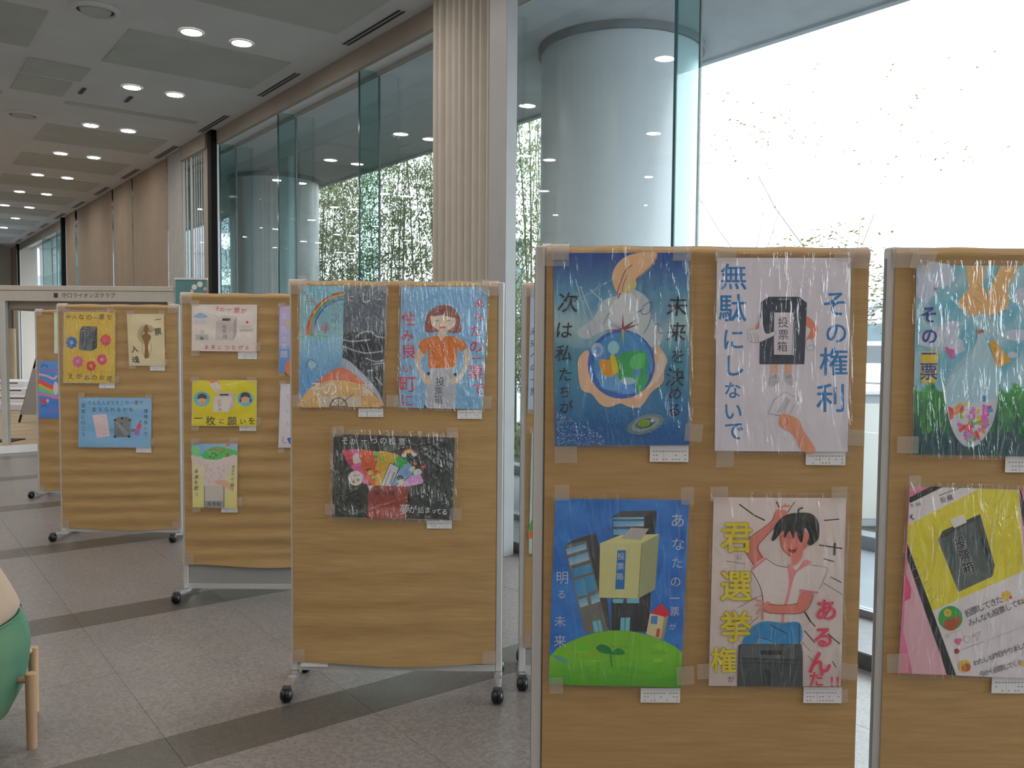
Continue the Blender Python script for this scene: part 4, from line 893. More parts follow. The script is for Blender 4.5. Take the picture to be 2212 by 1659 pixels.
# ---- board 3, bottom: black drawing with rainbow horn
K = 7.373; a = Art(3.70, (700, 920), K, 0.47); q = [(155, 130), (2080, 185), (2050, 1500), (130, 1450)]
a.gridbg(q, lambda u, v: mixc((26, 30, 28), (36, 42, 40), 0.5+0.5*nz(u, v)), 6, 6)
a.poly((125, 52, 42), [(705, 960), (1345, 960), (1300, 1475), (692, 1470)]); a.poly((140, 65, 55), [(695, 1290), (1310, 1290), (1300, 1475), (692, 1470)]); a.poly((190, 190, 180), [(705, 950), (800, 945), (720, 1030)])
a.poly((195, 65, 45), [(705, 1050), (760, 990), (900, 965), (1140, 1000), (1330, 1050), (1330, 1100), (705, 1100)]) if 0 else None
a.poly((205, 100, 150), [(285, 385), (560, 370), (640, 600), (720, 945), (620, 910), (480, 720), (360, 560)]); a.poly((205, 65, 95), [(285, 385), (455, 378), (480, 600), (430, 650), (345, 520)])
a.poly((200, 90, 40), [(560, 370), (700, 385), (870, 410), (830, 560), (810, 950), (740, 940), (620, 760), (580, 560)]); a.poly((195, 160, 35), [(870, 400), (1000, 405), (1185, 462), (1100, 600), (910, 955), (810, 950), (815, 700)])
a.poly((30, 140, 60), [(1185, 465), (1350, 580), (1215, 680), (1100, 600)]); a.poly((120, 155, 195), [(1345, 582), (1450, 690), (1400, 780), (1250, 880), (1110, 960), (1075, 950), (1200, 690)])
a.poly((175, 130, 175), [(1140, 960), (1290, 870), (1400, 780), (1540, 770), (1585, 880), (1560, 920), (1340, 960)])
a.poly((190, 190, 195), [(1050, 590), (1200, 660), (1070, 960), (905, 950)]); a.line((30, 32, 36), 9, [(1050, 590), (1200, 660), (1070, 960)]); a.line((30, 32, 36), 9, [(1050, 590), (905, 955)])
for f in (0.22, 0.72, 0.82): a.line((40, 42, 48), 8, [(1030+130*f*0.9, 690+60*f), (930+150*f, 945)])
a.ell((190, 185, 185), 505, 832, 118); a.ell((60, 150, 90), 540, 860, 28, 18); a.ell((205, 130, 100), 470, 890, 24); a.line((60, 60, 60), 9, [(460, 795), (495, 790)]); a.line((190, 70, 80), 10, [(500, 790), (570, 775)])
a.blob((185, 185, 180), [(460, 480), (540, 440), (570, 520), (590, 570), (480, 600)]); a.ell((60, 40, 30), 712, 705, 42, 26); a.ell((200, 165, 60), 740, 740, 52, 40); a.ell((160, 75, 35), 850, 740, 44, 38, wob=0.1); a.ell((90, 170, 110), 785, 815, 34, 22)
a.ell((90, 160, 90), 830, 440, 45, 34, 20, wob=0.1); a.ell((90, 160, 90), 830, 535, 32, 20); a.ell((70, 150, 70), 935, 540, 34, 20, 30)
a.ell((40, 45, 35), 1210, 825, 50, 36); a.ell((190, 180, 60), 1190, 825, 10); a.ell((190, 180, 60), 1222, 825, 10); a.ell((190, 190, 160), 1230, 890, 52, 44)
a.blob((195, 195, 195), [(1350, 690), (1430, 640), (1450, 700), (1400, 740)]); a.blob((195, 195, 195), [(1430, 720), (1500, 680), (1555, 710), (1550, 760), (1440, 780)]); a.ell((190, 85, 55), 1450, 605, 32, 26); a.ell((190, 45, 65), 1580, 655, 40, 26, -20); a.line((110, 170, 90), 20, [(1420, 740), (1450, 660)])
for r, c_ in ((112, (175, 70, 70)), (88, (195, 170, 60)), (62, (140, 150, 60)), (44, (30, 34, 32))): a.poly(c_, [(1352+r*math.cos(t), 470-r*0.95*math.sin(t)) for t in [j*math.pi/12 for j in range(13)]])
a.ell((190, 188, 188), 1270, 470, 38, 30); a.ell((190, 188, 188), 1440, 455, 36, 30); a.line((140, 140, 140), 9, [(1318, 315), (1318, 355)]); a.line((140, 140, 140), 9, [(1378, 315), (1375, 355)])
gw = (150, 155, 158)
a.col_(gw, 'その一つの投票', [(330, 235), (455, 250), (640, 238), (800, 240), (945, 235), (1090, 240), (1240, 250)], [125, 110, 100, 115, 125, 120, 115], 0.010)
a.col_((190, 190, 195), '夢が詰まってる', [(1285, 1330), (1415, 1330), (1540, 1340), (1650, 1340), (1750, 1360), (1825, 1365), (1920, 1370)], [175, 135, 110, 110, 80, 100, 110], 0.012)
a.col_((60, 40, 42), '投票箱', [(850, 1060), (960, 1062), (1075, 1068)], [84, 78, 84], 0.012)
poster(3, 'black drawing with a rainbow horn over a red box', [(721, 938), (982, 945), (978, 1124), (718, 1117)], a, seed=13, wr=1.3, smar=0.016,
       tapes=[(731, 931, 24, 22, 0), (978, 934, 24, 22, 0), (714, 1099, 22, 24, 0), (985, 1110, 26, 26, -4)], card=(922, 1124, 976, 1142))
# ---- board 4
K = 5.183; wt = (172, 164, 160); a = Art(5.03, (400, 640), K, 0.44); a.gridbg([(75, 92), (805, 95), (800, 622), (72, 612)], lambda u, v: (170, 162, 158), 2, 2)
a.col_((150, 30, 45), 'その一票が', [(362, 140), (415, 150), (492, 150), (578, 160), (655, 165)], [62, 58, 62, 72, 66], 0.008, sh=0.1)
a.col_((150, 30, 45), '未来につながる', [(240, 572), (312, 572), (388, 575), (465, 575), (542, 575), (622, 575), (692, 578)], [58, 58, 52, 60, 54, 58, 50], 0.008, sh=0.1)
a.poly((152, 145, 145), [(350, 285), (400, 215), (580, 220), (540, 290)]); a.poly((150, 142, 140), [(345, 285), (540, 290), (535, 495), (340, 490)]); a.poly((132, 126, 126), [(540, 290), (580, 225), (575, 430), (535, 495)]); a.rect((25, 22, 22), 415, 246, 506, 274)
a.col_((70, 62, 60), '投票箱', [(440, 345), (438, 395), (445, 450)], [50, 48, 50], 0.002)
a.blob((110, 135, 160), [(95, 230), (130, 200), (175, 185), (230, 205), (250, 235), (170, 245)]); a.rect((155, 155, 160), 105, 265, 240, 310); a.rect((140, 138, 140), 118, 430, 262, 490); a.rect((150, 148, 148), 170, 375, 215, 430); a.rect((90, 88, 90), 170, 455, 205, 485)
a.rect((158, 152, 150), 620, 330, 745, 350); a.rect((142, 138, 138), 612, 365, 765, 395); a.ell((175, 30, 55), 695, 290, 14); a.poly((160, 154, 152), [(280, 170), (370, 215), (420, 250), (400, 275), (300, 200)])
poster(4, 'white drawing of a grey ballot box with red lettering', [(415, 658), (555, 658), (554, 760), (414, 758)], a, seed=21, wr=1.2, tapes=[(422, 655, 18, 12, 0), (558, 749, 12, 18, 0), (423, 763, 18, 12, 0)], card=(514, 760, 555, 776))
a = Art(5.03, (400, 640), K, 0.44); a.gridbg([(78, 938), (800, 938), (795, 1452), (75, 1450)], lambda u, v: mixc((185, 175, 30), (178, 165, 30), v), 2, 2)
a.blob((200, 130, 95), [(190, 938), (350, 938), (390, 1000), (370, 1020), (300, 985), (270, 950)]); a.poly((165, 155, 155), [(275, 985), (360, 955), (405, 1030), (345, 1085)])
a.ell((85, 165, 195), 188, 1150, 92, 82); a.ell((85, 165, 195), 675, 1150, 92, 82); a.blob((190, 145, 120), [(145, 1140), (235, 1140), (230, 1185), (190, 1210), (150, 1185)]); a.blob((62, 58, 58), [(140, 1150), (150, 1105), (190, 1090), (235, 1110), (240, 1150), (190, 1140)]); a.ell((190, 70, 60), 188, 1190, 10, 5)
a.blob((190, 145, 120), [(625, 1130), (720, 1130), (715, 1180), (675, 1195), (630, 1180)]); a.blob((50, 52, 52), [(620, 1140), (630, 1090), (675, 1075), (720, 1095), (728, 1140), (675, 1120)]); a.ell((50, 52, 52), 618, 1165, 12, 22); a.ell((50, 52, 52), 732, 1165, 12, 22)
a.poly((158, 152, 148), [(325, 1125), (375, 1068), (555, 1075), (530, 1125)]); a.poly((165, 158, 154), [(325, 1125), (530, 1128), (500, 1280), (480, 1298), (308, 1292)]); a.poly((145, 138, 136), [(530, 1125), (555, 1078), (550, 1215), (485, 1295)]); a.poly((50, 48, 48), [(390, 1095), (490, 1092), (480, 1112), (383, 1112)])
a.col_((110, 104, 100), '投票箱', [(380, 1175), (385, 1220), (388, 1268)], [44, 42, 42], 0)
a.col_((35, 35, 28), '一枚に願いを', [(148, 1368), (285, 1395), (410, 1400), (525, 1400), (645, 1402), (745, 1395)], [105, 110, 66, 108, 74, 90], 0.010)
poster(4, 'yellow drawing of a white ballot box between two round faces', [(415, 821), (555, 821), (554, 921), (414, 920)], a, seed=22, wr=1.0, tapes=[(422, 820, 18, 10, 0), (544, 820, 18, 10, 0), (559, 909, 9, 16, 0), (423, 925, 16, 9, 0)], card=(517, 920, 553, 931))
K = 8.296; a = Art(5.03, (400, 930), K, 0.44); a.gridbg([(115, 240), (935, 235), (930, 1390), (135, 1378)], lambda u, v: mixc((165, 158, 140), (178, 172, 105), (v-0.2)*1.2), 4, 8)
a.gridbg([(115, 240), (935, 235), (935, 440), (118, 470)], lambda u, v: mixc((90, 125, 165), (130, 155, 175), u), 6, 3); a.blob((95, 160, 110), [(118, 290), (200, 270), (260, 310), (270, 440), (180, 475), (118, 420)])
a.blob((60, 150, 80), [(300, 430), (420, 330), (600, 290), (800, 330), (935, 370), (930, 440), (850, 470), (700, 480), (600, 525), (450, 520), (330, 500)])
a.n += 1
for i in range(50): x = R.uniform(400, 800); y = R.uniform(300, 500); a.poly(R.choice([(180, 80, 50), (190, 130, 40), (60, 70, 60), (160, 60, 50), (40, 120, 60), (170, 130, 110)]), [(x, y-R.uniform(10, 25)), (x+R.uniform(10, 25), y), (x, y+R.uniform(10, 25)), (x-R.uniform(8, 20), y)], True)
a.ell((215, 125, 85), 765, 262, 42, 24); a.blob((168, 155, 155), [(118, 440), (250, 480), (450, 530), (700, 500), (880, 430), (930, 500), (880, 590), (780, 700), (710, 850), (690, 1000), (360, 1000), (350, 800), (320, 660), (200, 600), (125, 540)])
a.n += 1
for i in range(34): x = R.uniform(230, 800); y = R.uniform(540, 960); 0 if abs(x-520) > (960-y)*0.7+150 else a.line((120, 108, 108), 5, [(x, y), (x-18, y+28), (x-8, y+52)], True)
a.rect((150, 145, 140), 350, 990, 700, 1260); a.rect((118, 118, 120), 335, 1260, 695, 1382); a.rect((110, 112, 115), 335, 990, 358, 1380); a.rect((110, 112, 115), 680, 990, 708, 1380); a.blob((185, 150, 130), [(540, 900), (700, 890), (800, 940), (870, 1020), (780, 1060), (680, 990), (560, 960)])
a.col_((45, 50, 35), '未来を担う', [(200, 735), (205, 835), (200, 930), (200, 1030), (205, 1145)], [86, 86, 76, 86, 76], 0.006, sh=0.15)
a.col_((45, 50, 35), 'あなたの一票で', [(865, 650), (860, 715), (855, 780), (852, 870), (850, 925), (845, 985), (845, 1065)], [62, 58, 62, 62, 50, 80, 66], 0.004, sh=0.15); a.col_((45, 50, 52), '投票箱', [(435, 1315), (520, 1315), (600, 1318)], [70, 66, 70], 0.006)
poster(4, 'pale yellow drawing of paper slips rising from a grey box', [(414, 959), (513, 958), (512, 1098), (416, 1096)], a, seed=23, wr=0.5, tapes=[(423, 952, 18, 11, 0), (505, 951, 18, 11, 0), (519, 1082, 10, 18, 0), (425, 1101, 18, 9, 0)], card=(478, 1097, 513, 1107))
K = 5.183; a = Art(5.03, (400, 640), K, 0.44); q = [(1058, 108), (1560, 112), (1555, 855), (1048, 850)]
a.gridbg(q, lambda u, v: mixc((160, 145, 180), (150, 155, 190), v*1.5) if v < 0.6 else mixc((90, 115, 160), (70, 110, 165), (v-0.6)*3), 8, 12)
a.col_((190, 188, 195), 'まちの笑顔', [(1108, 220), (1102, 370), (1105, 480), (1108, 560), (1105, 650)], [80, 85, 70, 70, 85], 0.004); a.poly((220, 190, 70), [(1125, 270), (1145, 285), (1170, 280), (1160, 305), (1170, 330), (1145, 315), (1125, 320), (1133, 298)]); a.ell((210, 120, 80), 1230, 800, 115, 110); a.ell((220, 150, 90), 1380, 420, 120, 120)
poster(4, 'violet and blue drawing half hidden behind the middle board', [(604, 661), (701, 662), (700, 805), (602, 804)], a, seed=24, wr=0.6, tapes=[(610, 659, 16, 9, 0), (609, 808, 14, 9, 0)])
a = Art(5.03, (400, 640), K, 0.44); a.gridbg([(1068, 980), (1560, 984), (1555, 1700), (1042, 1690)], lambda u, v: mixc((165, 162, 172), (160, 155, 160), v), 2, 2)
for y in (1100, 1265, 1400): a.curve((110, 108, 118), 5, [(1160, y), (1140, y+25), (1165, y+45)])
a.curve((80, 80, 90), 6, [(1105, 1570), (1090, 1620), (1130, 1650)]); a.poly((40, 70, 150), [(1140, 1590), (1200, 1570), (1220, 1700), (1160, 1640)])
poster(4, 'white drawing with a blue mark half hidden behind the middle board', [(606, 829), (701, 830), (700, 968), (601, 967)], a, seed=25, wr=0.5, tapes=[(612, 827, 14, 9, 0), (608, 973, 14, 10, 0)])
# ---- board 5
K = 6.914; a = Art(6.50, (120, 640), K, 0.46); a.gridbg([(125, 240), (890, 235), (885, 1300), (120, 1290)], lambda u, v: mixc((190, 160, 25), (200, 170, 30), nz(u, v)), 4, 6)
dk = (48, 45, 25)
a.col_(dk, 'みんなの一票で', [(195, 300), (285, 305), (385, 310), (500, 312), (600, 325), (690, 310), (800, 315)], [78, 68, 92, 92, 80, 92, 92], 0.014)
a.col_(dk, 'えがおのお花', [(225, 1195), (355, 1195), (470, 1215), (580, 1215), (690, 1215), (805, 1240)], [95, 90, 92, 92, 85, 95], 0.012)
a.poly((52, 56, 64), [(360, 510), (400, 445), (625, 450), (550, 520)]); a.poly((60, 68, 82), [(360, 515), (550, 520), (545, 820), (350, 800)]); a.poly((40, 42, 50), [(550, 520), (625, 455), (620, 770), (545, 820)]); a.line((110, 110, 110), 6, [(455, 480), (500, 480)])
def flower(cx, cy, r, c1, c2, n=8):
    a.n += 1
    for i in range(n): a.ell(c1, cx+r*0.62*math.cos(i*2*math.pi/n), cy+r*0.68*math.sin(i*2*math.pi/n), r*0.38, n=10); a.n -= 1
    a.n += 1; a.ell(c1, cx, cy, r*0.62, n=14); a.ell(c2, cx, cy, r*0.32, n=12)
flower(240, 690, 88, (35, 85, 150), (110, 140, 170)); flower(750, 655, 85, (190, 60, 65), (200, 90, 80)); flower(335, 975, 85, (205, 80, 120), (120, 110, 150)); flower(532, 1040, 76, (195, 55, 60), (195, 160, 40)); flower(695, 945, 80, (195, 50, 70), (140, 140, 180))
poster(5, 'yellow drawing of a dark box among round flowers on the left board', [(138, 674), (249, 674), (248, 828), (137, 827)], a, seed=31, wr=1.3, tapes=[(144, 671, 14, 9, 0), (240, 671, 16, 9, 0), (253, 820, 10, 14, 0)], card=(214, 828, 248, 839), grp='pupils\' drawings on the boards')
a = Art(6.50, (120, 640), K, 0.46); a.gridbg([(1068, 265), (1615, 262), (1640, 1035), (1100, 1040)], lambda u, v: (165, 155, 125), 2, 2)
br = (105, 75, 35); a.n += 1
for i in range(34): an = math.radians(-30+i*240/33+180-60); a.line((120, 105, 75), 9, [(1360+55*math.cos(an), 575+60*math.sin(an)), (1360+140*math.cos(an), 575+150*math.sin(an))], True)
a.blob(br, [(1315, 490), (1355, 420), (1392, 490), (1380, 550), (1425, 600), (1400, 680), (1380, 760), (1400, 900), (1380, 920), (1330, 920), (1335, 760), (1320, 680), (1290, 600), (1330, 550)])
a.curve((130, 112, 80), 8, [(1300, 700), (1295, 800), (1330, 910)]); a.curve((130, 112, 80), 8, [(1420, 700), (1430, 800), (1390, 910)])
a.col_((40, 38, 35), '一票入魂', [(1530, 350), (1530, 530), (1180, 790), (1195, 950)], [95, 115, 110, 115], 0.02, rot=-8)
poster(5, 'small cream drawing of a brown many-armed statue on the left board', [(274, 678), (354, 678), (357, 790), (279, 790)], a, seed=32, wr=1.0, tapes=[(282, 676, 16, 8, 0), (350, 675, 12, 8, 0), (359, 782, 8, 12, 0), (287, 793, 14, 8, 0)], card=(324, 790, 356, 801))
K = 7.9; a = Art(6.50, (120, 850), K, 0.46); a.gridbg([(400, 70), (1640, 75), (1630, 920), (390, 915)], lambda u, v: mixc((95, 140, 175), (120, 155, 180), u*0.5+0.3*nz(u, v)), 6, 5)
dk = (32, 48, 62); a.col_(dk, 'いろんな人まちをこの一票で', [(500+80*i, 160) for i in range(13)], 76, 0.006)
a.col_(dk, '変えられるかも', [(660+105*i, 275) for i in range(7)], 82, 0.006); a.col_(dk, '環境良くて', [(1540, 300+98*i) for i in range(5)], 72, 0.01); a.col_(dk, '投票に行こう', [(475, 210+98*i) for i in range(6)], 74, 0.006)
a.poly((178, 160, 165), [(630, 370), (870, 345), (930, 725), (705, 760)]); [a.line((130, 115, 120), 6, [(780+8*i, 410+70*i), (840+8*i, 400+70*i)]) for i in range(5)]
a.poly((92, 96, 100), [(1000, 440), (1060, 400), (1230, 400), (1285, 440), (1270, 745), (1005, 745)]); a.poly((112, 116, 118), [(1010, 470), (1060, 490), (1265, 690), (1180, 720)]); [a.ell((35, 38, 40), x, y, 24, 20) for x, y in ((1015, 455), (1270, 455), (1015, 735), (1255, 735), (1135, 425))]; a.ell((50, 52, 55), 1130, 515, 24, 12); a.rect((90, 100, 115), 1285, 605, 1380, 655); a.rect((100, 125, 145), 915, 600, 1000, 640)
a.poly((140, 85, 140), [(1390, 540), (1460, 550), (1420, 715), (1345, 705)]); a.poly((190, 70, 65), [(1410, 500), (1470, 510), (1455, 600), (1380, 590)]); a.poly((50, 40, 45), [(1430, 490), (1452, 455), (1462, 495)]); a.ell((190, 160, 60), 1358, 248, 20)
poster(5, 'light blue drawing of a grey box holding a pencil on the left board', [(171, 859), (327, 860), (326, 967), (170, 966)], a, seed=33, wr=1.0, tapes=[(177, 854, 14, 12, 0), (322, 855, 14, 10, 0), (330, 954, 9, 14, 0)], card=(294, 967, 327, 978))
# ---- board 6
K = 4.15; a = Art(8.20, (0, 600), K, 0.42); a.gridbg([(350, 745), (760, 750), (755, 1262), (350, 1258)], lambda u, v: mixc((70, 125, 185), (45, 95, 160), v*1.3), 4, 8)
for i, c_ in enumerate(((175, 60, 90), (190, 70, 50), (190, 160, 50), (90, 150, 80), (70, 140, 160))): a.curve(c_, 24, [(350, 915+22*i), (400, 940+22*i), (440, 962+20*i), (500, 970+20*i), (620, 900+20*i)])
a.curve((190, 110, 150), 26, [(350, 1040), (430, 1055), (520, 1075), (640, 1040)]); a.curve((195, 160, 165), 20, [(350, 865), (420, 880), (480, 905), (510, 880)]); a.line((150, 60, 100), 8, [(390, 828), (520, 826)]); a.ell((165, 50, 60), 398, 1108, 28, 24); a.ell((160, 170, 190), 428, 1102, 14, 18); a.line((140, 60, 110), 8, [(440, 1188), (520, 1188)]); a.curve((30, 60, 110), 9, [(370, 800), (395, 780), (430, 800)]); a.curve((30, 60, 110), 7, [(375, 1160), (400, 1140), (420, 1165)])
a.ell((185, 180, 190), 500, 990, 22, 60)
poster(6, 'blue drawing with a curving rainbow on the farthest left board', [(84, 780), (183, 781), (182, 904), (84, 903)], a, seed=41, wr=0.5, tapes=[(90, 778, 10, 7, 0)])
a = Art(8.20, (0, 600), K, 0.42); a.gridbg([(485, 310), (860, 312), (860, 690), (487, 680)], lambda u, v: mixc((170, 160, 175), (150, 170, 130), 0.5+0.5*nz(u, v)), 4, 8); a.ell((190, 90, 110), 640, 480, 70); a.curve((60, 90, 60), 10, [(560, 640), (640, 560), (760, 640)])
poster(6, 'pale drawing half hidden at the right of the farthest left board', [(117, 675), (208, 675), (208, 766), (117, 764)], a, seed=42, wr=0.5, tapes=[(121, 673, 9, 7, 0)])
# ---- board 2 (only the strip left of the nearest board shows)
a = Art(3.84, (1060, 560), 2.37, 0.58); a.gridbg([(205, 148), (620, 150), (600, 765), (190, 770)], lambda u, v: (150, 165, 185), 3, 4)
a.col_((50, 55, 70), '未来への一票', [(222, 370+62*i) for i in range(6)], 44, 0.004); a.ell((60, 110, 150), 420, 430, 130, 130)
poster(2, 'pale blue drawing showing only a strip behind the nearest right board', [(1147, 622), (1322, 623), (1313, 883), (1140, 885)], a, seed=51, wr=0.8, tapes=[(1152, 618, 16, 14, 0), (1146, 888, 14, 12, 0)])
a = Art(3.84, (1060, 560), 2.37, 0.52); a.gridbg([(212, 885), (620, 888), (600, 1505), (195, 1508)], lambda u, v: (150, 168, 160), 3, 4); a.blob((60, 140, 70), [(196, 1370), (230, 1320), (320, 1350), (300, 1420), (200, 1410)]); a.blob((190, 95, 40), [(196, 1395), (220, 1385), (240, 1420), (196, 1430)]); a.ell((70, 150, 180), 420, 1150, 130, 150)
poster(2, 'pale green drawing showing only a strip behind the nearest right board', [(1149, 933), (1322, 935), (1313, 1195), (1142, 1196)], a, seed=52, wr=0.8, tapes=[(1153, 930, 16, 14, 0)])
lb = thing('name_sticker', at(700, 1437, 3.695), 'small white label strip stuck on the bottom rail of the middle board', 'label')
p0, p1 = at(650, 1427, 3.695), at(708, 1440, 3.695)
MB().box(p0.x, p1.x, 3.6925, 3.6985, p1.z, p0.z).build('strip', M['card'], lb)
# ------------------------------------------------------------------ far left: system-panel booth, deck, steps, easel
Yb = 11.4
def pz(px, py, Y): p = at(px, py, Y); return p.x, p.z
x0, zt = pz(-60, 616, Yb); x1, _ = pz(376, 616, Yb); z1 = pz(0, 627, Yb)[1]; z2 = pz(0, 650, Yb)[1]; z3 = pz(0, 666, Yb)[1]
bt = thing('exhibition_booth', ((x0+x1)/2, Yb, 0), 'cream system-panel booth frame with a lettered header behind the left boards', 'booth')
MB().bbox(x0, x1, Yb-0.04, Yb+0.06, z1, zt, 0.006).build('top_beam', M['cream_metal'], bt)
hb = MB().bbox(x0, x1, Yb-0.03, Yb+0.05, z2, z1-0.002, 0.004).build('header_panel', M['cream_metal'], bt)
MB().box(x0+0.05, x1-0.05, Yb+0.06, Yb+1.9, z3, z2+0.02).build('header_shade', M['fascia'], bt)  # shadow under the header put in as a dark sheet
xl = pz(8, 700, Yb)[0]; xr = pz(371, 700, Yb)[0]
for a in (xl, xr):
    for y in (Yb, Yb+1.85):
        MB().bbox(a-0.04, a+0.04, y-0.04, y+0.04, 0.0, z2-0.001, 0.006).build('leg', M['alu'], bt)
MB().box(xr-0.02, xr+0.02, Yb+0.045, Yb+1.8, 0.05, z2-0.02).build('side_panel', M['cream_metal'], bt)
sg = Art(Yb-0.03+0.0135, (0, 0), 1.0, 0.45)
sg.col_((62, 50, 48), '守口ライオンズクラブ', [(139+11.6*i, 638.5) for i in range(10)], 11.5, 0.012)
sg.mesh(bt, 'header_lettering')
sg = Art(Yb-0.03+0.0135, (0, 0), 1.0, 0.45); sg.rect((50, 35, 45), 116, 633, 125, 643); sg.mesh(bt, 'header_emblem')
# teal banner stand behind the second board
Yt = 9.6; xa, za = pz(379, 604, Yt); xb, _ = pz(446, 604, Yt)
tb = thing('banner_stand', ((xa+xb)/2, Yt, 0), 'teal printed banner with pale dots rising behind the second board from left', 'banner')
MB().box(xa, xb, Yt, Yt+0.006, 0.25, za).build('banner', M['teal'], tb)
MB().box(xa-0.01, xb+0.01, Yt-0.01, Yt+0.016, za, za+0.02).build('top_bar', M['white'], tb)
MB().bbox(xa, xb, Yt-0.14, Yt+0.14, 0, 0.06, 0.01).build('base', M['alu'], tb); MB().tube([((xa+xb)/2, Yt+0.03, 0.06), ((xa+xb)/2, Yt+0.03, za)], 0.012).build('pole', M['alu'], tb)
for px, py, r in ((420, 620, 0.03), (432, 614, 0.032), (415, 628, 0.02), (443, 624, 0.02)):
    p = at(px, py, Yt); MB().add([(p.x+r*math.cos(i*math.pi/8), Yt-0.002, p.z+r*math.sin(i*math.pi/8)) for i in range(16)], [tuple(range(16))]).build('dot', M['card' if r > 0.025 else 'pink'], tb)
# low wooden deck
dk_ = thing('wooden_deck', W(15.7, 1.7, 0), 'low tan wooden platform with pale front edge beyond the booth leg', 'platform')
dz = 0.09
for i in range(9):
    MB().bbox(12.95+0.66*i, 12.95+0.655*i+0.65, -0.6, 2.65, 0.0, dz, 0.003, WT).build('deck_board', M['deck_wood'], dk_)
MB().box(12.90, 12.949, -0.6, 2.65, 0.0, dz+0.004, WT).build('edge_trim', M['white_trim'], dk_)
mt = thing('door_mat', W(13.4, 1.6, dz), 'small dark brown mat on the tan wooden platform', 'mat')
c0 = at(20, 975, 11.75); mt.location = (c0.x, 11.75, dz)
MB().bbox(c0.x-0.16, c0.x+0.12, 11.55, 11.95, dz, dz+0.012, 0.003).build('pile', M['brown_mat'], mt)
# white steps beyond the deck
st = thing('white_steps', W(20, 2.4, 0), 'stack of low white steps with dark joints beyond the wooden platform', 'steps')
for i in range(4):
    Ys = 17.6+0.55*i
    a_, b_ = at(10, 850, Ys).x, at(62-3*i, 850, Ys).x
    MB().bbox(a_-1.2, b_, Ys, Ys+0.55-0.02 if i < 3 else Ys+1.0, 0.0, 0.12+0.13*i, 0.004).build('step', M['white'], st)
    if i: MB().box(a_-1.1, b_-0.05*i, Ys-0.004, Ys-0.0005, 0.12+0.13*i-0.05, 0.12+0.13*i-0.025).build('joint', M['slot'], st)
cyl = at(23, 850, 20.9); cz = pz(23, 710, 20.9)[1]
cy = thing('tall_tan_roll', (cyl.x, 20.9, 0.0), 'tall upright tan cardboard roll beyond the white steps', 'roll')
MB().lathe((cyl.x, 20.9, 0), [(0.14, 0.0), (0.14, cz-0.01), (0.13, cz), (0.10, cz), (0.10, cz-0.05)], 28).build('tube_wall', M['tan'], cy)
MB().lathe((cyl.x, 20.9, 0), [(0.17, 0.0), (0.17, 0.02), (0.145, 0.025)], 28).build('foot_ring', M['fascia'], cy)
bb = at(17, 850, 19.0)
bx = thing('blue_bin', (bb.x, 20.2, 0), 'small dark blue bin in front of the tall tan roll', 'bin')
MB().rings([[(bb.x+sx*(0.09+0.01*k)+0.0, 20.2+sy*(0.09+0.01*k), z) for sx, sy in ((-1, -1), (1, -1), (1, 1), (-1, 1))] for k, z in ((0, 0), (1, 0.5), (2, 0.52))]).build('body', M['blue_box'], bx)
# dark post beside it
pp = at(38, 760, 21.6); t = thing('window_post', (pp.x, 21.6, 0), 'dark upright post just right of the tall tan roll', 'post')
MB().bbox(pp.x-0.06, pp.x+0.06, 21.55, 21.65, 0.0, 2.6, 0.005).build('post_body', M['fascia'], t)
# easel with a leaning dark board
e0 = 14.4; ez = dz
el = thing('easel', (at(64, 900, e0).x, e0, ez), 'dark A-frame easel leaning on the wooden platform beside the farthest left board', 'easel')
pa, pb = at(50, 897, e0), at(72, 768, e0); pc_ = at(80, 897, e0)
MB().tube([(pa.x, e0-0.12, ez), (pb.x, e0+0.12, pb.z)], 0.018).build('leg', M['dark_post'], el)
MB().tube([(pc_.x+0.1, e0-0.12, ez), (pb.x+0.02, e0+0.12, pb.z)], 0.018).build('leg', M['dark_post'], el)
MB().tube([(pb.x, e0+0.55, ez), (pb.x, e0+0.13, pb.z-0.03)], 0.016).build('leg', M['dark_post'], el)
MB().add([(pa.x+0.03, e0-0.13, ez+0.13), (pc_.x+0.1, e0-0.13, ez+0.13), (pb.x+0.09, e0+0.03, pb.z-0.22), (pb.x-0.03, e0+0.03, pb.z-0.22), (pa.x+0.03, e0-0.10, ez+0.13), (pc_.x+0.1, e0-0.10, ez+0.13), (pb.x+0.09, e0+0.06, pb.z-0.22), (pb.x-0.03, e0+0.06, pb.z-0.22)],
     [(0, 1, 2, 3), (7, 6, 5, 4), (0, 4, 5, 1), (1, 5, 6, 2), (2, 6, 7, 3), (3, 7, 4, 0)]).build('board', M['panel_grey'], el)

# ------------------------------------------------------------------ lounge chair at the lower left
CX, CY = -2.20, 3.06
ch = thing('lounge_chair', (CX, CY, 0), 'round green upholstered lounge chair with cream cushion and pale wooden legs, lower left corner', 'armchair')
prof = [(0.001, 0.045), (0.14, 0.05), (0.25, 0.075), (0.31, 0.12), (0.352, 0.20), (0.372, 0.29), (0.378, 0.37), (0.368, 0.44), (0.340, 0.485), (0.30, 0.497)]
MB().lathe((CX, CY, 0), prof, 56, sy=1.12).build('shell', M['green_fabric'], ch)
prof = [(0.31, 0.480), (0.338, 0.492), (0.345, 0.510), (0.335, 0.54), (0.300, 0.62), (0.270, 0.68), (0.245, 0.703), (0.10, 0.712), (0.001, 0.712)]
MB().lathe((CX, CY, 0), prof, 56, sy=1.12).build('cushion', M['cream_fabric'], ch)
MB().lathe((CX, CY, 0), [(0.349, 0.483), (0.353, 0.488), (0.349, 0.493)], 56, False, sy=1.12).build('piping', M['green_fabric'], ch)
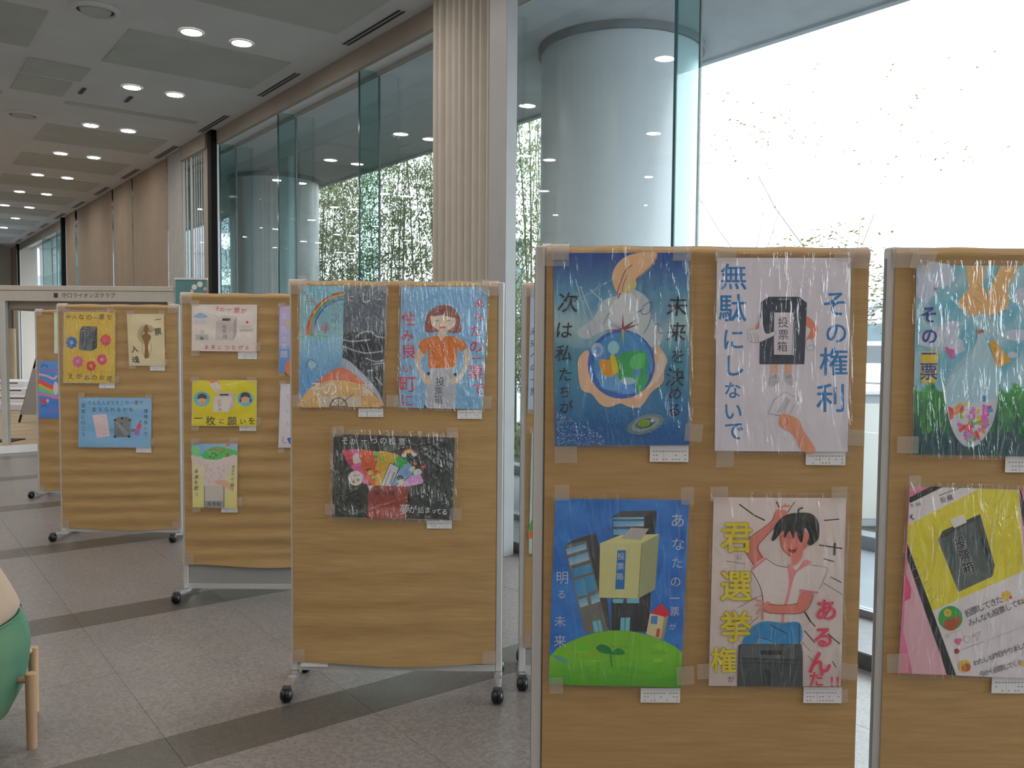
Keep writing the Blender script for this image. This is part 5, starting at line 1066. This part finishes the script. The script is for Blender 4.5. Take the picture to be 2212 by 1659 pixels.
for px, Y, pt in ((67, 3.13, 1453), (73.5, 3.44, 1397)):
    a_ = at(px, 1500, Y).x; zt_ = at(px, pt, Y).z
    MB().tube([(a_, Y, 0.0), (a_, Y, zt_-0.004), (a_, Y, zt_)], [0.0175, 0.0195, 0.016], 14).build('leg', M['wood'], ch)
    MB().tube([(a_, Y, 0.262), (CX+0.2, Y+(CY-Y)*0.4, 0.262)], 0.012, 10).build('leg_bracket', M['wood'], ch)
for a_, Y in ((CX-0.42, 3.1), (CX-0.42, 3.5)):
    MB().tube([(a_, Y, 0.0), (a_, Y, 0.276), (a_, Y, 0.28)], [0.0175, 0.0195, 0.016], 14).build('leg', M['wood'], ch)
    MB().tube([(a_, Y, 0.262), (CX-0.2, Y+(CY-Y)*0.4, 0.262)], 0.012, 10).build('leg_bracket', M['wood'], ch)

# ------------------------------------------------------------------ outside: terrace, planter, road
struct('terrace', MB().box(-12, 60, GN+0.122, 5.93, -0.15, 0.0, WT), M['paving'])
struct('ground', MB().box(-60, 160, 9.6, 190, -0.25, -0.05, WT), M['asphalt'])
struct('planting_bed', MB().box(-12, 60, 6.12, 9.2, -0.2, 0.03, WT), M['soil'])
def segs(n0, n1, z, nm, m, a=-9, b=44):
    cuts = [5.88+8.46*i for i in range(-1, 5)]; s = a
    for c_ in cuts:
        if c_-0.80 > s: struct(nm, MB().bbox(s, c_-0.80, n0, n1, -0.05, z, 0.006, WT), m)
        s = c_+0.80
    if b > s: struct(nm, MB().bbox(s, b, n0, n1, -0.05, z, 0.006, WT), m)
segs(5.935, 6.115, 0.10, 'kerb', M['paving'])
struct('kerb', MB().bbox(-12, 60, 9.22, 9.55, -0.15, 0.08, 0.01, WT), M['paving'])
def leaves(rr, cx, cy, z0, z1, rad, n, ls, lw, droop=0.5):
    """drooping sprays of narrow leaves gathered round twig ends, with gaps between the sprays"""
    v, f = [], []
    for i in range(n//9):
        t = rr.random(); z = z0+(z1-z0)*(t**1.25); r = rad*(0.25+0.9*math.sin(math.pi*min(1, 0.12+0.85*t)))*rr.random()**0.5
        cl = rr.random()*6.283; c_ = Vector((cx+r*math.cos(cl), cy+r*math.sin(cl), z)); sp = rr.uniform(0.10, 0.22)
        for q in range(rr.randint(18, 46)):
            o = c_+Vector((rr.gauss(0, sp), rr.gauss(0, sp), rr.gauss(0, sp*0.55)))
            a = cl+rr.uniform(-1.3, 1.3); e = rr.uniform(-1.15, 0.1); L = ls*rr.uniform(0.6, 1.2)
            d = Vector((math.cos(a)*math.cos(e), math.sin(a)*math.cos(e), math.sin(e))); s_ = d.cross(Vector((rr.uniform(-.6, .6), rr.uniform(-.6, .6), 1))).normalized()*lw*rr.uniform(0.7, 1.2)
            k = len(v); v += [tuple(o), tuple(o+d*L*0.4+s_), tuple(o+d*L), tuple(o+d*L*0.4-s_)]; f.append((k, k+1, k+2, k+3))
    return v, f
def mesh_of(nm, v, f, m, sm=False):
    me = bpy.data.meshes.new(nm); me.from_pydata(v, [], f); me.materials.append(m); me.update(); return me
BV = []
for q in range(5):
    rr = random.Random(100+q); h = rr.uniform(5.6, 7.4)
    mb = MB(); 
    for c_ in range(3):
        bx_, by_ = rr.uniform(-0.25, 0.25), rr.uniform(-0.25, 0.25); lean = rr.uniform(-0.5, 0.5), rr.uniform(-0.5, 0.5); hh = h*rr.uniform(0.8, 1.0)
        pts = [(bx_+lean[0]*(t/9)**2.2, by_+lean[1]*(t/9)**2.2, hh*t/9) for t in range(10)]
        mb.tube(pts, [0.019*(1-t/10.5) for t in range(10)], 6)
        for b_ in range(9):
            t = 2.5+b_*0.7; i_ = int(t); fr = t-i_
            if i_ > 8: break
            p = Vector(pts[i_]).lerp(Vector(pts[i_+1]), fr); an = rr.uniform(0, 6.28); l = rr.uniform(0.4, 0.9)
            mb.tube([p, p+Vector((math.cos(an)*l*0.6, math.sin(an)*l*0.6, l*0.45)), p+Vector((math.cos(an)*l, math.sin(an)*l, l*0.5))], [0.005, 0.004, 0.002], 4)
    cm = mesh_of('culms', [tuple(p) for p in mb.v], mb.f, M['culm'])
    v, f = leaves(rr, 0, 0, 0.9, h, 0.80, 1450, 0.13, 0.0140)
    BV.append((cm, mesh_of('foliage', v, f, M['leaf'])))
def bamboo(loc, q, sc, rz, lab, grp):
    t = thing('bamboo', loc, lab, 'bamboo', grp); t.rotation_euler = (0, 0, rz); t.scale = (sc, sc, sc)
    for nm, me in zip(('culms', 'foliage'), BV[q]):
        o = bpy.data.objects.new(nm, me); COL.objects.link(o); o.parent = t
    return t
rr = random.Random(5)
spots = []
s = 10.2
while s < 19.5:
    spots.append((s+rr.uniform(-0.2, 0.2), rr.uniform(7.0, 7.6))); spots.append((s+rr.uniform(-0.2, 0.5), rr.uniform(7.9, 8.8))); s += 0.84
for s, n in ((8.3, 7.7), (9.1, 8.4), (9.4, 7.2)): spots.append((s, n))
for i, (s, n) in enumerate(spots):
    bamboo(W(s, n, 0.03), i % 5, rr.uniform(0.82, 1.05), rr.uniform(0, 6.28), 'green bamboo clump growing in the bed outside, between the second column and the pleated curtain' if s > 9.8 else 'green bamboo clump outside just right of the pleated curtain', 'bamboo behind the ribbed glass' if s > 9.8 else 'bamboo right of the pleated curtain')
# low ground cover in the bed
rr = random.Random(77); v, f = [], []
for i in range(2600):
    p = W(rr.uniform(3, 18), rr.uniform(6.62, 9.0), 0.03)
    for q in range(3):
        a = rr.uniform(0, 6.28); L = rr.uniform(0.12, 0.28); k = len(v); d = Vector((math.cos(a)*0.5, math.sin(a)*0.5, 0.85))*L; sd = Vector((-math.sin(a), math.cos(a), 0))*0.012
        v += [tuple(p-sd), tuple(p+sd), tuple(p+d)]; f.append((k, k+1, k+2))
o = bpy.data.objects.new('ground_cover', mesh_of('ground_cover', v, f, M['leaf'])); COL.objects.link(o); tag(o, 'low green leafy ground cover in the planting bed outside', 'plants', kind='stuff')
# sparse trees against the bright sky at the right
def bare_tree(loc, h, seed, lab, leafn, grp=None):
    rr = random.Random(seed); t = thing('street_tree', loc, lab, 'tree', grp); L = Vector(loc); mb = MB(); tips = []
    def br(p, d, l, r, dep):
        q = [p]; n_ = 3
        for i in range(n_):
            d = (d+Vector((rr.uniform(-.16, .16), rr.uniform(-.16, .16), 0.05))).normalized(); q.append(q[-1]+d*l/n_)
        mb.tube(q, [r*(1-0.35*i/n_) for i in range(n_+1)], 5 if dep < 2 else 3, dep == 0)
        if dep >= 4: tips.append(q[-1]); return
        for i in range(3 if dep < 3 else 2):
            a = rr.uniform(0, 6.28); k = 0.55+0.25*rr.random(); nd = (d*0.8+Vector((math.cos(a)*k, math.sin(a)*k, 0.1))).normalized()
            br(q[rr.choice([2, 3])], nd, l*rr.uniform(0.55, 0.75), r*0.5, dep+1)
    br(L, Vector((0, 0, 1)), h*0.42, 0.022, 0)
    mb.build('trunk', M['bark'], t)
    v, f = [], []
    for i in range(leafn):
        p = rr.choice(tips)-L+Vector((rr.gauss(0, 0.18), rr.gauss(0, 0.18), rr.gauss(0, 0.12))); a = rr.uniform(0, 6.28); d = Vector((math.cos(a), math.sin(a), rr.uniform(-.5, .2)))*0.055; sd = Vector((-math.sin(a), math.cos(a), 0.3))*0.018; k = len(v)
        v += [tuple(p), tuple(p+d+sd), tuple(p+d*2), tuple(p+d-sd)]; f.append((k, k+1, k+2, k+3))
    o = bpy.data.objects.new('foliage', mesh_of('foliage', v, f, M['leaf_pale'])); COL.objects.link(o); o.parent = t
tp = at(1770, 560, 11.5); bare_tree((tp.x, 11.5, -0.05), 3.6, 4, 'small yellow-green tree just above the right half of the four-drawing board', 1300)
tp = at(1860, 560, 15); bare_tree((tp.x, 15, -0.05), 7.2, 8, 'thin pale leafy tree washed out against the sky at upper right', 160)
tp = at(1640, 560, 19); bare_tree((tp.x, 19, -0.05), 8.5, 9, 'sparse pale tree washed out against the sky right of the nearest column', 260)
# towers seen far behind on the left
def tower(px0, px1, Y, h, lab, kind, dep=14):
    a, b = at(px0, 560, Y).x, at(px1, 560, Y).x
    t = thing('tower_block', ((a+b)/2, Y, -0.05), lab, 'building')
    w_ = b-a
    MB().box(a, b, Y, Y+dep, -0.05, h).build('wall', M['bldg_glass' if 'teal' in lab else 'bldg' if kind != 'balcony' else 'bldg_tan'], t)
    if kind == 'balcony':
        z = 3.0
        while z < h-1:
            MB().box(a-0.3, b+0.3, Y-1.3, Y-0.001, z, z+1.35).build('balcony', M['white'], t)
            MB().box(a+w_*0.1, b-w_*0.1, Y-0.06, Y-0.001, z+1.36, z+2.7).build('window', M['bldg_glass'], t)
            z += 3.1
    else:
        nx = max(2, int(w_/3.2)); z = 1.0; k = 0
        while z < h-2:
            MB().box(a, b, Y-0.05, Y-0.001, z-0.18, z-0.08).build('floor_line', M['alu_dark'], t)
            if kind == 'glass':
                for i in range(nx): MB().box(a+w_*(i+0.12)/nx, a+w_*(i+0.88)/nx, Y-0.05, Y-0.001, z+0.7, z+2.4).build('window', M['bldg_glass'], t)
            z += 3.3
        for i in range(nx+1): MB().box(a+w_*i/nx-0.06, a+w_*i/nx+0.06, Y-0.05, Y-0.001, 0, h).build('mullion', M['alu_dark'], t) if kind == 'pale' else None
    MB().box(a-0.2, b+0.2, Y-0.2, Y+dep+0.2, h, h+0.8).build('parapet', M['bldg'], t)
    return t
tower(494, 516, 76, 30, 'tall tan tower with stacked white balconies beside the second column', 'balcony')
tower(372, 490, 95, 36, 'pale gridded tower block behind the slatted blind', 'pale')
tower(-40, 150, 70, 16, 'dark teal office block seen through the far window on the left', 'glass')
tower(1040, 1135, 62, 8, 'pale low building with dark windows seen right of the pleated curtain', 'glass')
tower(1800, 2010, 85, 5, 'low pale building across the road seen through the gap between the two right boards', 'glass')
# hedge, cars, railing, cabinet
def car(px, Y, rz, m, lab):
    p = at(px, 780, Y); t = thing('parked_car', (p.x, Y, -0.05), lab, 'car'); t.rotation_euler = (0, 0, rz)
    def add(nm, mb, mm):
        me = mesh_of(nm, [tuple(q) for q in mb.v], mb.f, mm); o = bpy.data.objects.new(nm, me); COL.objects.link(o); o.parent = t
    sec = lambda P, y: [(x, y, z) for x, z in P]
    body = [(-2.1, 0.35), (-2.15, 0.7), (-1.95, 0.88), (-1.3, 0.95), (1.1, 0.95), (1.9, 0.85), (2.15, 0.65), (2.15, 0.35), (1.8, 0.25), (-1.8, 0.25)]
    mb = MB(); mb.rings([sec(body, -0.8), sec(body, 0.8)]); add('body', mb, m)
    gh = [(-1.75, 0.92), (-1.35, 1.42), (-0.9, 1.5), (0.1, 1.5), (0.45, 1.4), (1.15, 0.93)]
    mb = MB(); mb.rings([[(x, -0.7+0.1*(z-0.9), z) for x, z in gh], [(x, 0.7-0.1*(z-0.9), z) for x, z in gh]]); add('cabin', mb, M['car_glass'])
    mb = MB().bbox(-1.3, 0.15, -0.66, 0.66, 1.495, 1.54, 0.02); add('roof', mb, m)
    for x in (-1.3, 1.35):
        for y in (-0.78, 0.78):
            mb = MB(); R_ = [[(x+r*math.cos(i*math.pi/8), y+o_, 0.32+r*math.sin(i*math.pi/8)) for i in range(16)] for o_, r in ((-0.1, 0.28), (-0.07, 0.32), (0.07, 0.32), (0.1, 0.28))]; mb.rings(R_); add('wheel', mb, M['rubber'])
car(1871, 27, 0.1, M['car_white'], 'white parked car seen through the gap between the two right boards')
car(1122, 38, 0.4, M['car_white'], 'white parked car seen outside right of the pleated curtain')
hd = thing('hedge', (at(1875, 760, 48).x, 48, -0.05), 'dark hedge band behind the white parked car in the right gap', 'hedge')
h0 = at(1700, 760, 48).x; h1 = at(2060, 760, 48).x; rr = random.Random(6)
P = [[(h0+(h1-h0)*j/40+rr.uniform(-.1, .1), 48+0.7*math.cos(math.pi*i/8)*-1+rr.uniform(-.1, .1), -0.05+1.35*math.sin(math.pi*i/8)+rr.uniform(-.06, .06)) for j in range(41)] for i in range(9)]
MB().grid(P).build('foliage', M['soil'], hd)
rl = thing('white_railing', W(8.7, 9.38, 0.08), 'white metal railing outside seen right of the pleated curtain', 'railing')
for i in range(9):
    MB().tube([W(4.6+1.1*i, 9.38, 0.08), W(4.6+1.1*i, 9.38, 1.08)], 0.022, 8).build('post', M['white'], rl)
for z in (1.08, 0.75): MB().tube([W(4.6, 9.38, z), W(13.4, 9.38, z)], 0.02, 8).build('rail', M['white'], rl)
for i in range(8): MB().tube([W(4.6+1.1*i, 9.38, 0.12), W(5.7+1.1*i, 9.38, 0.74)], 0.012, 6).build('brace', M['white'], rl)
cb_ = at(1867, 1000, 6.3)
cbt = thing('utility_cabinet', (cb_.x+0.24, 7.1, 0.03), 'pale grey metal cabinet standing outside behind the right gap', 'cabinet')
MB().bbox(cb_.x, cb_.x+0.5, 6.95, 7.3, 0.03, 1.12, 0.01).build('body', M['bldg'], cbt)
MB().bbox(cb_.x-0.03, cb_.x+0.53, 6.92, 7.33, 1.1205, 1.16, 0.008).build('lid', M['white'], cbt)
MB().box(cb_.x+0.03, cb_.x+0.47, 6.944, 6.9495, 0.1, 1.05).build('door', M['alu'], cbt)
bpy.data.objects.remove(_fo)
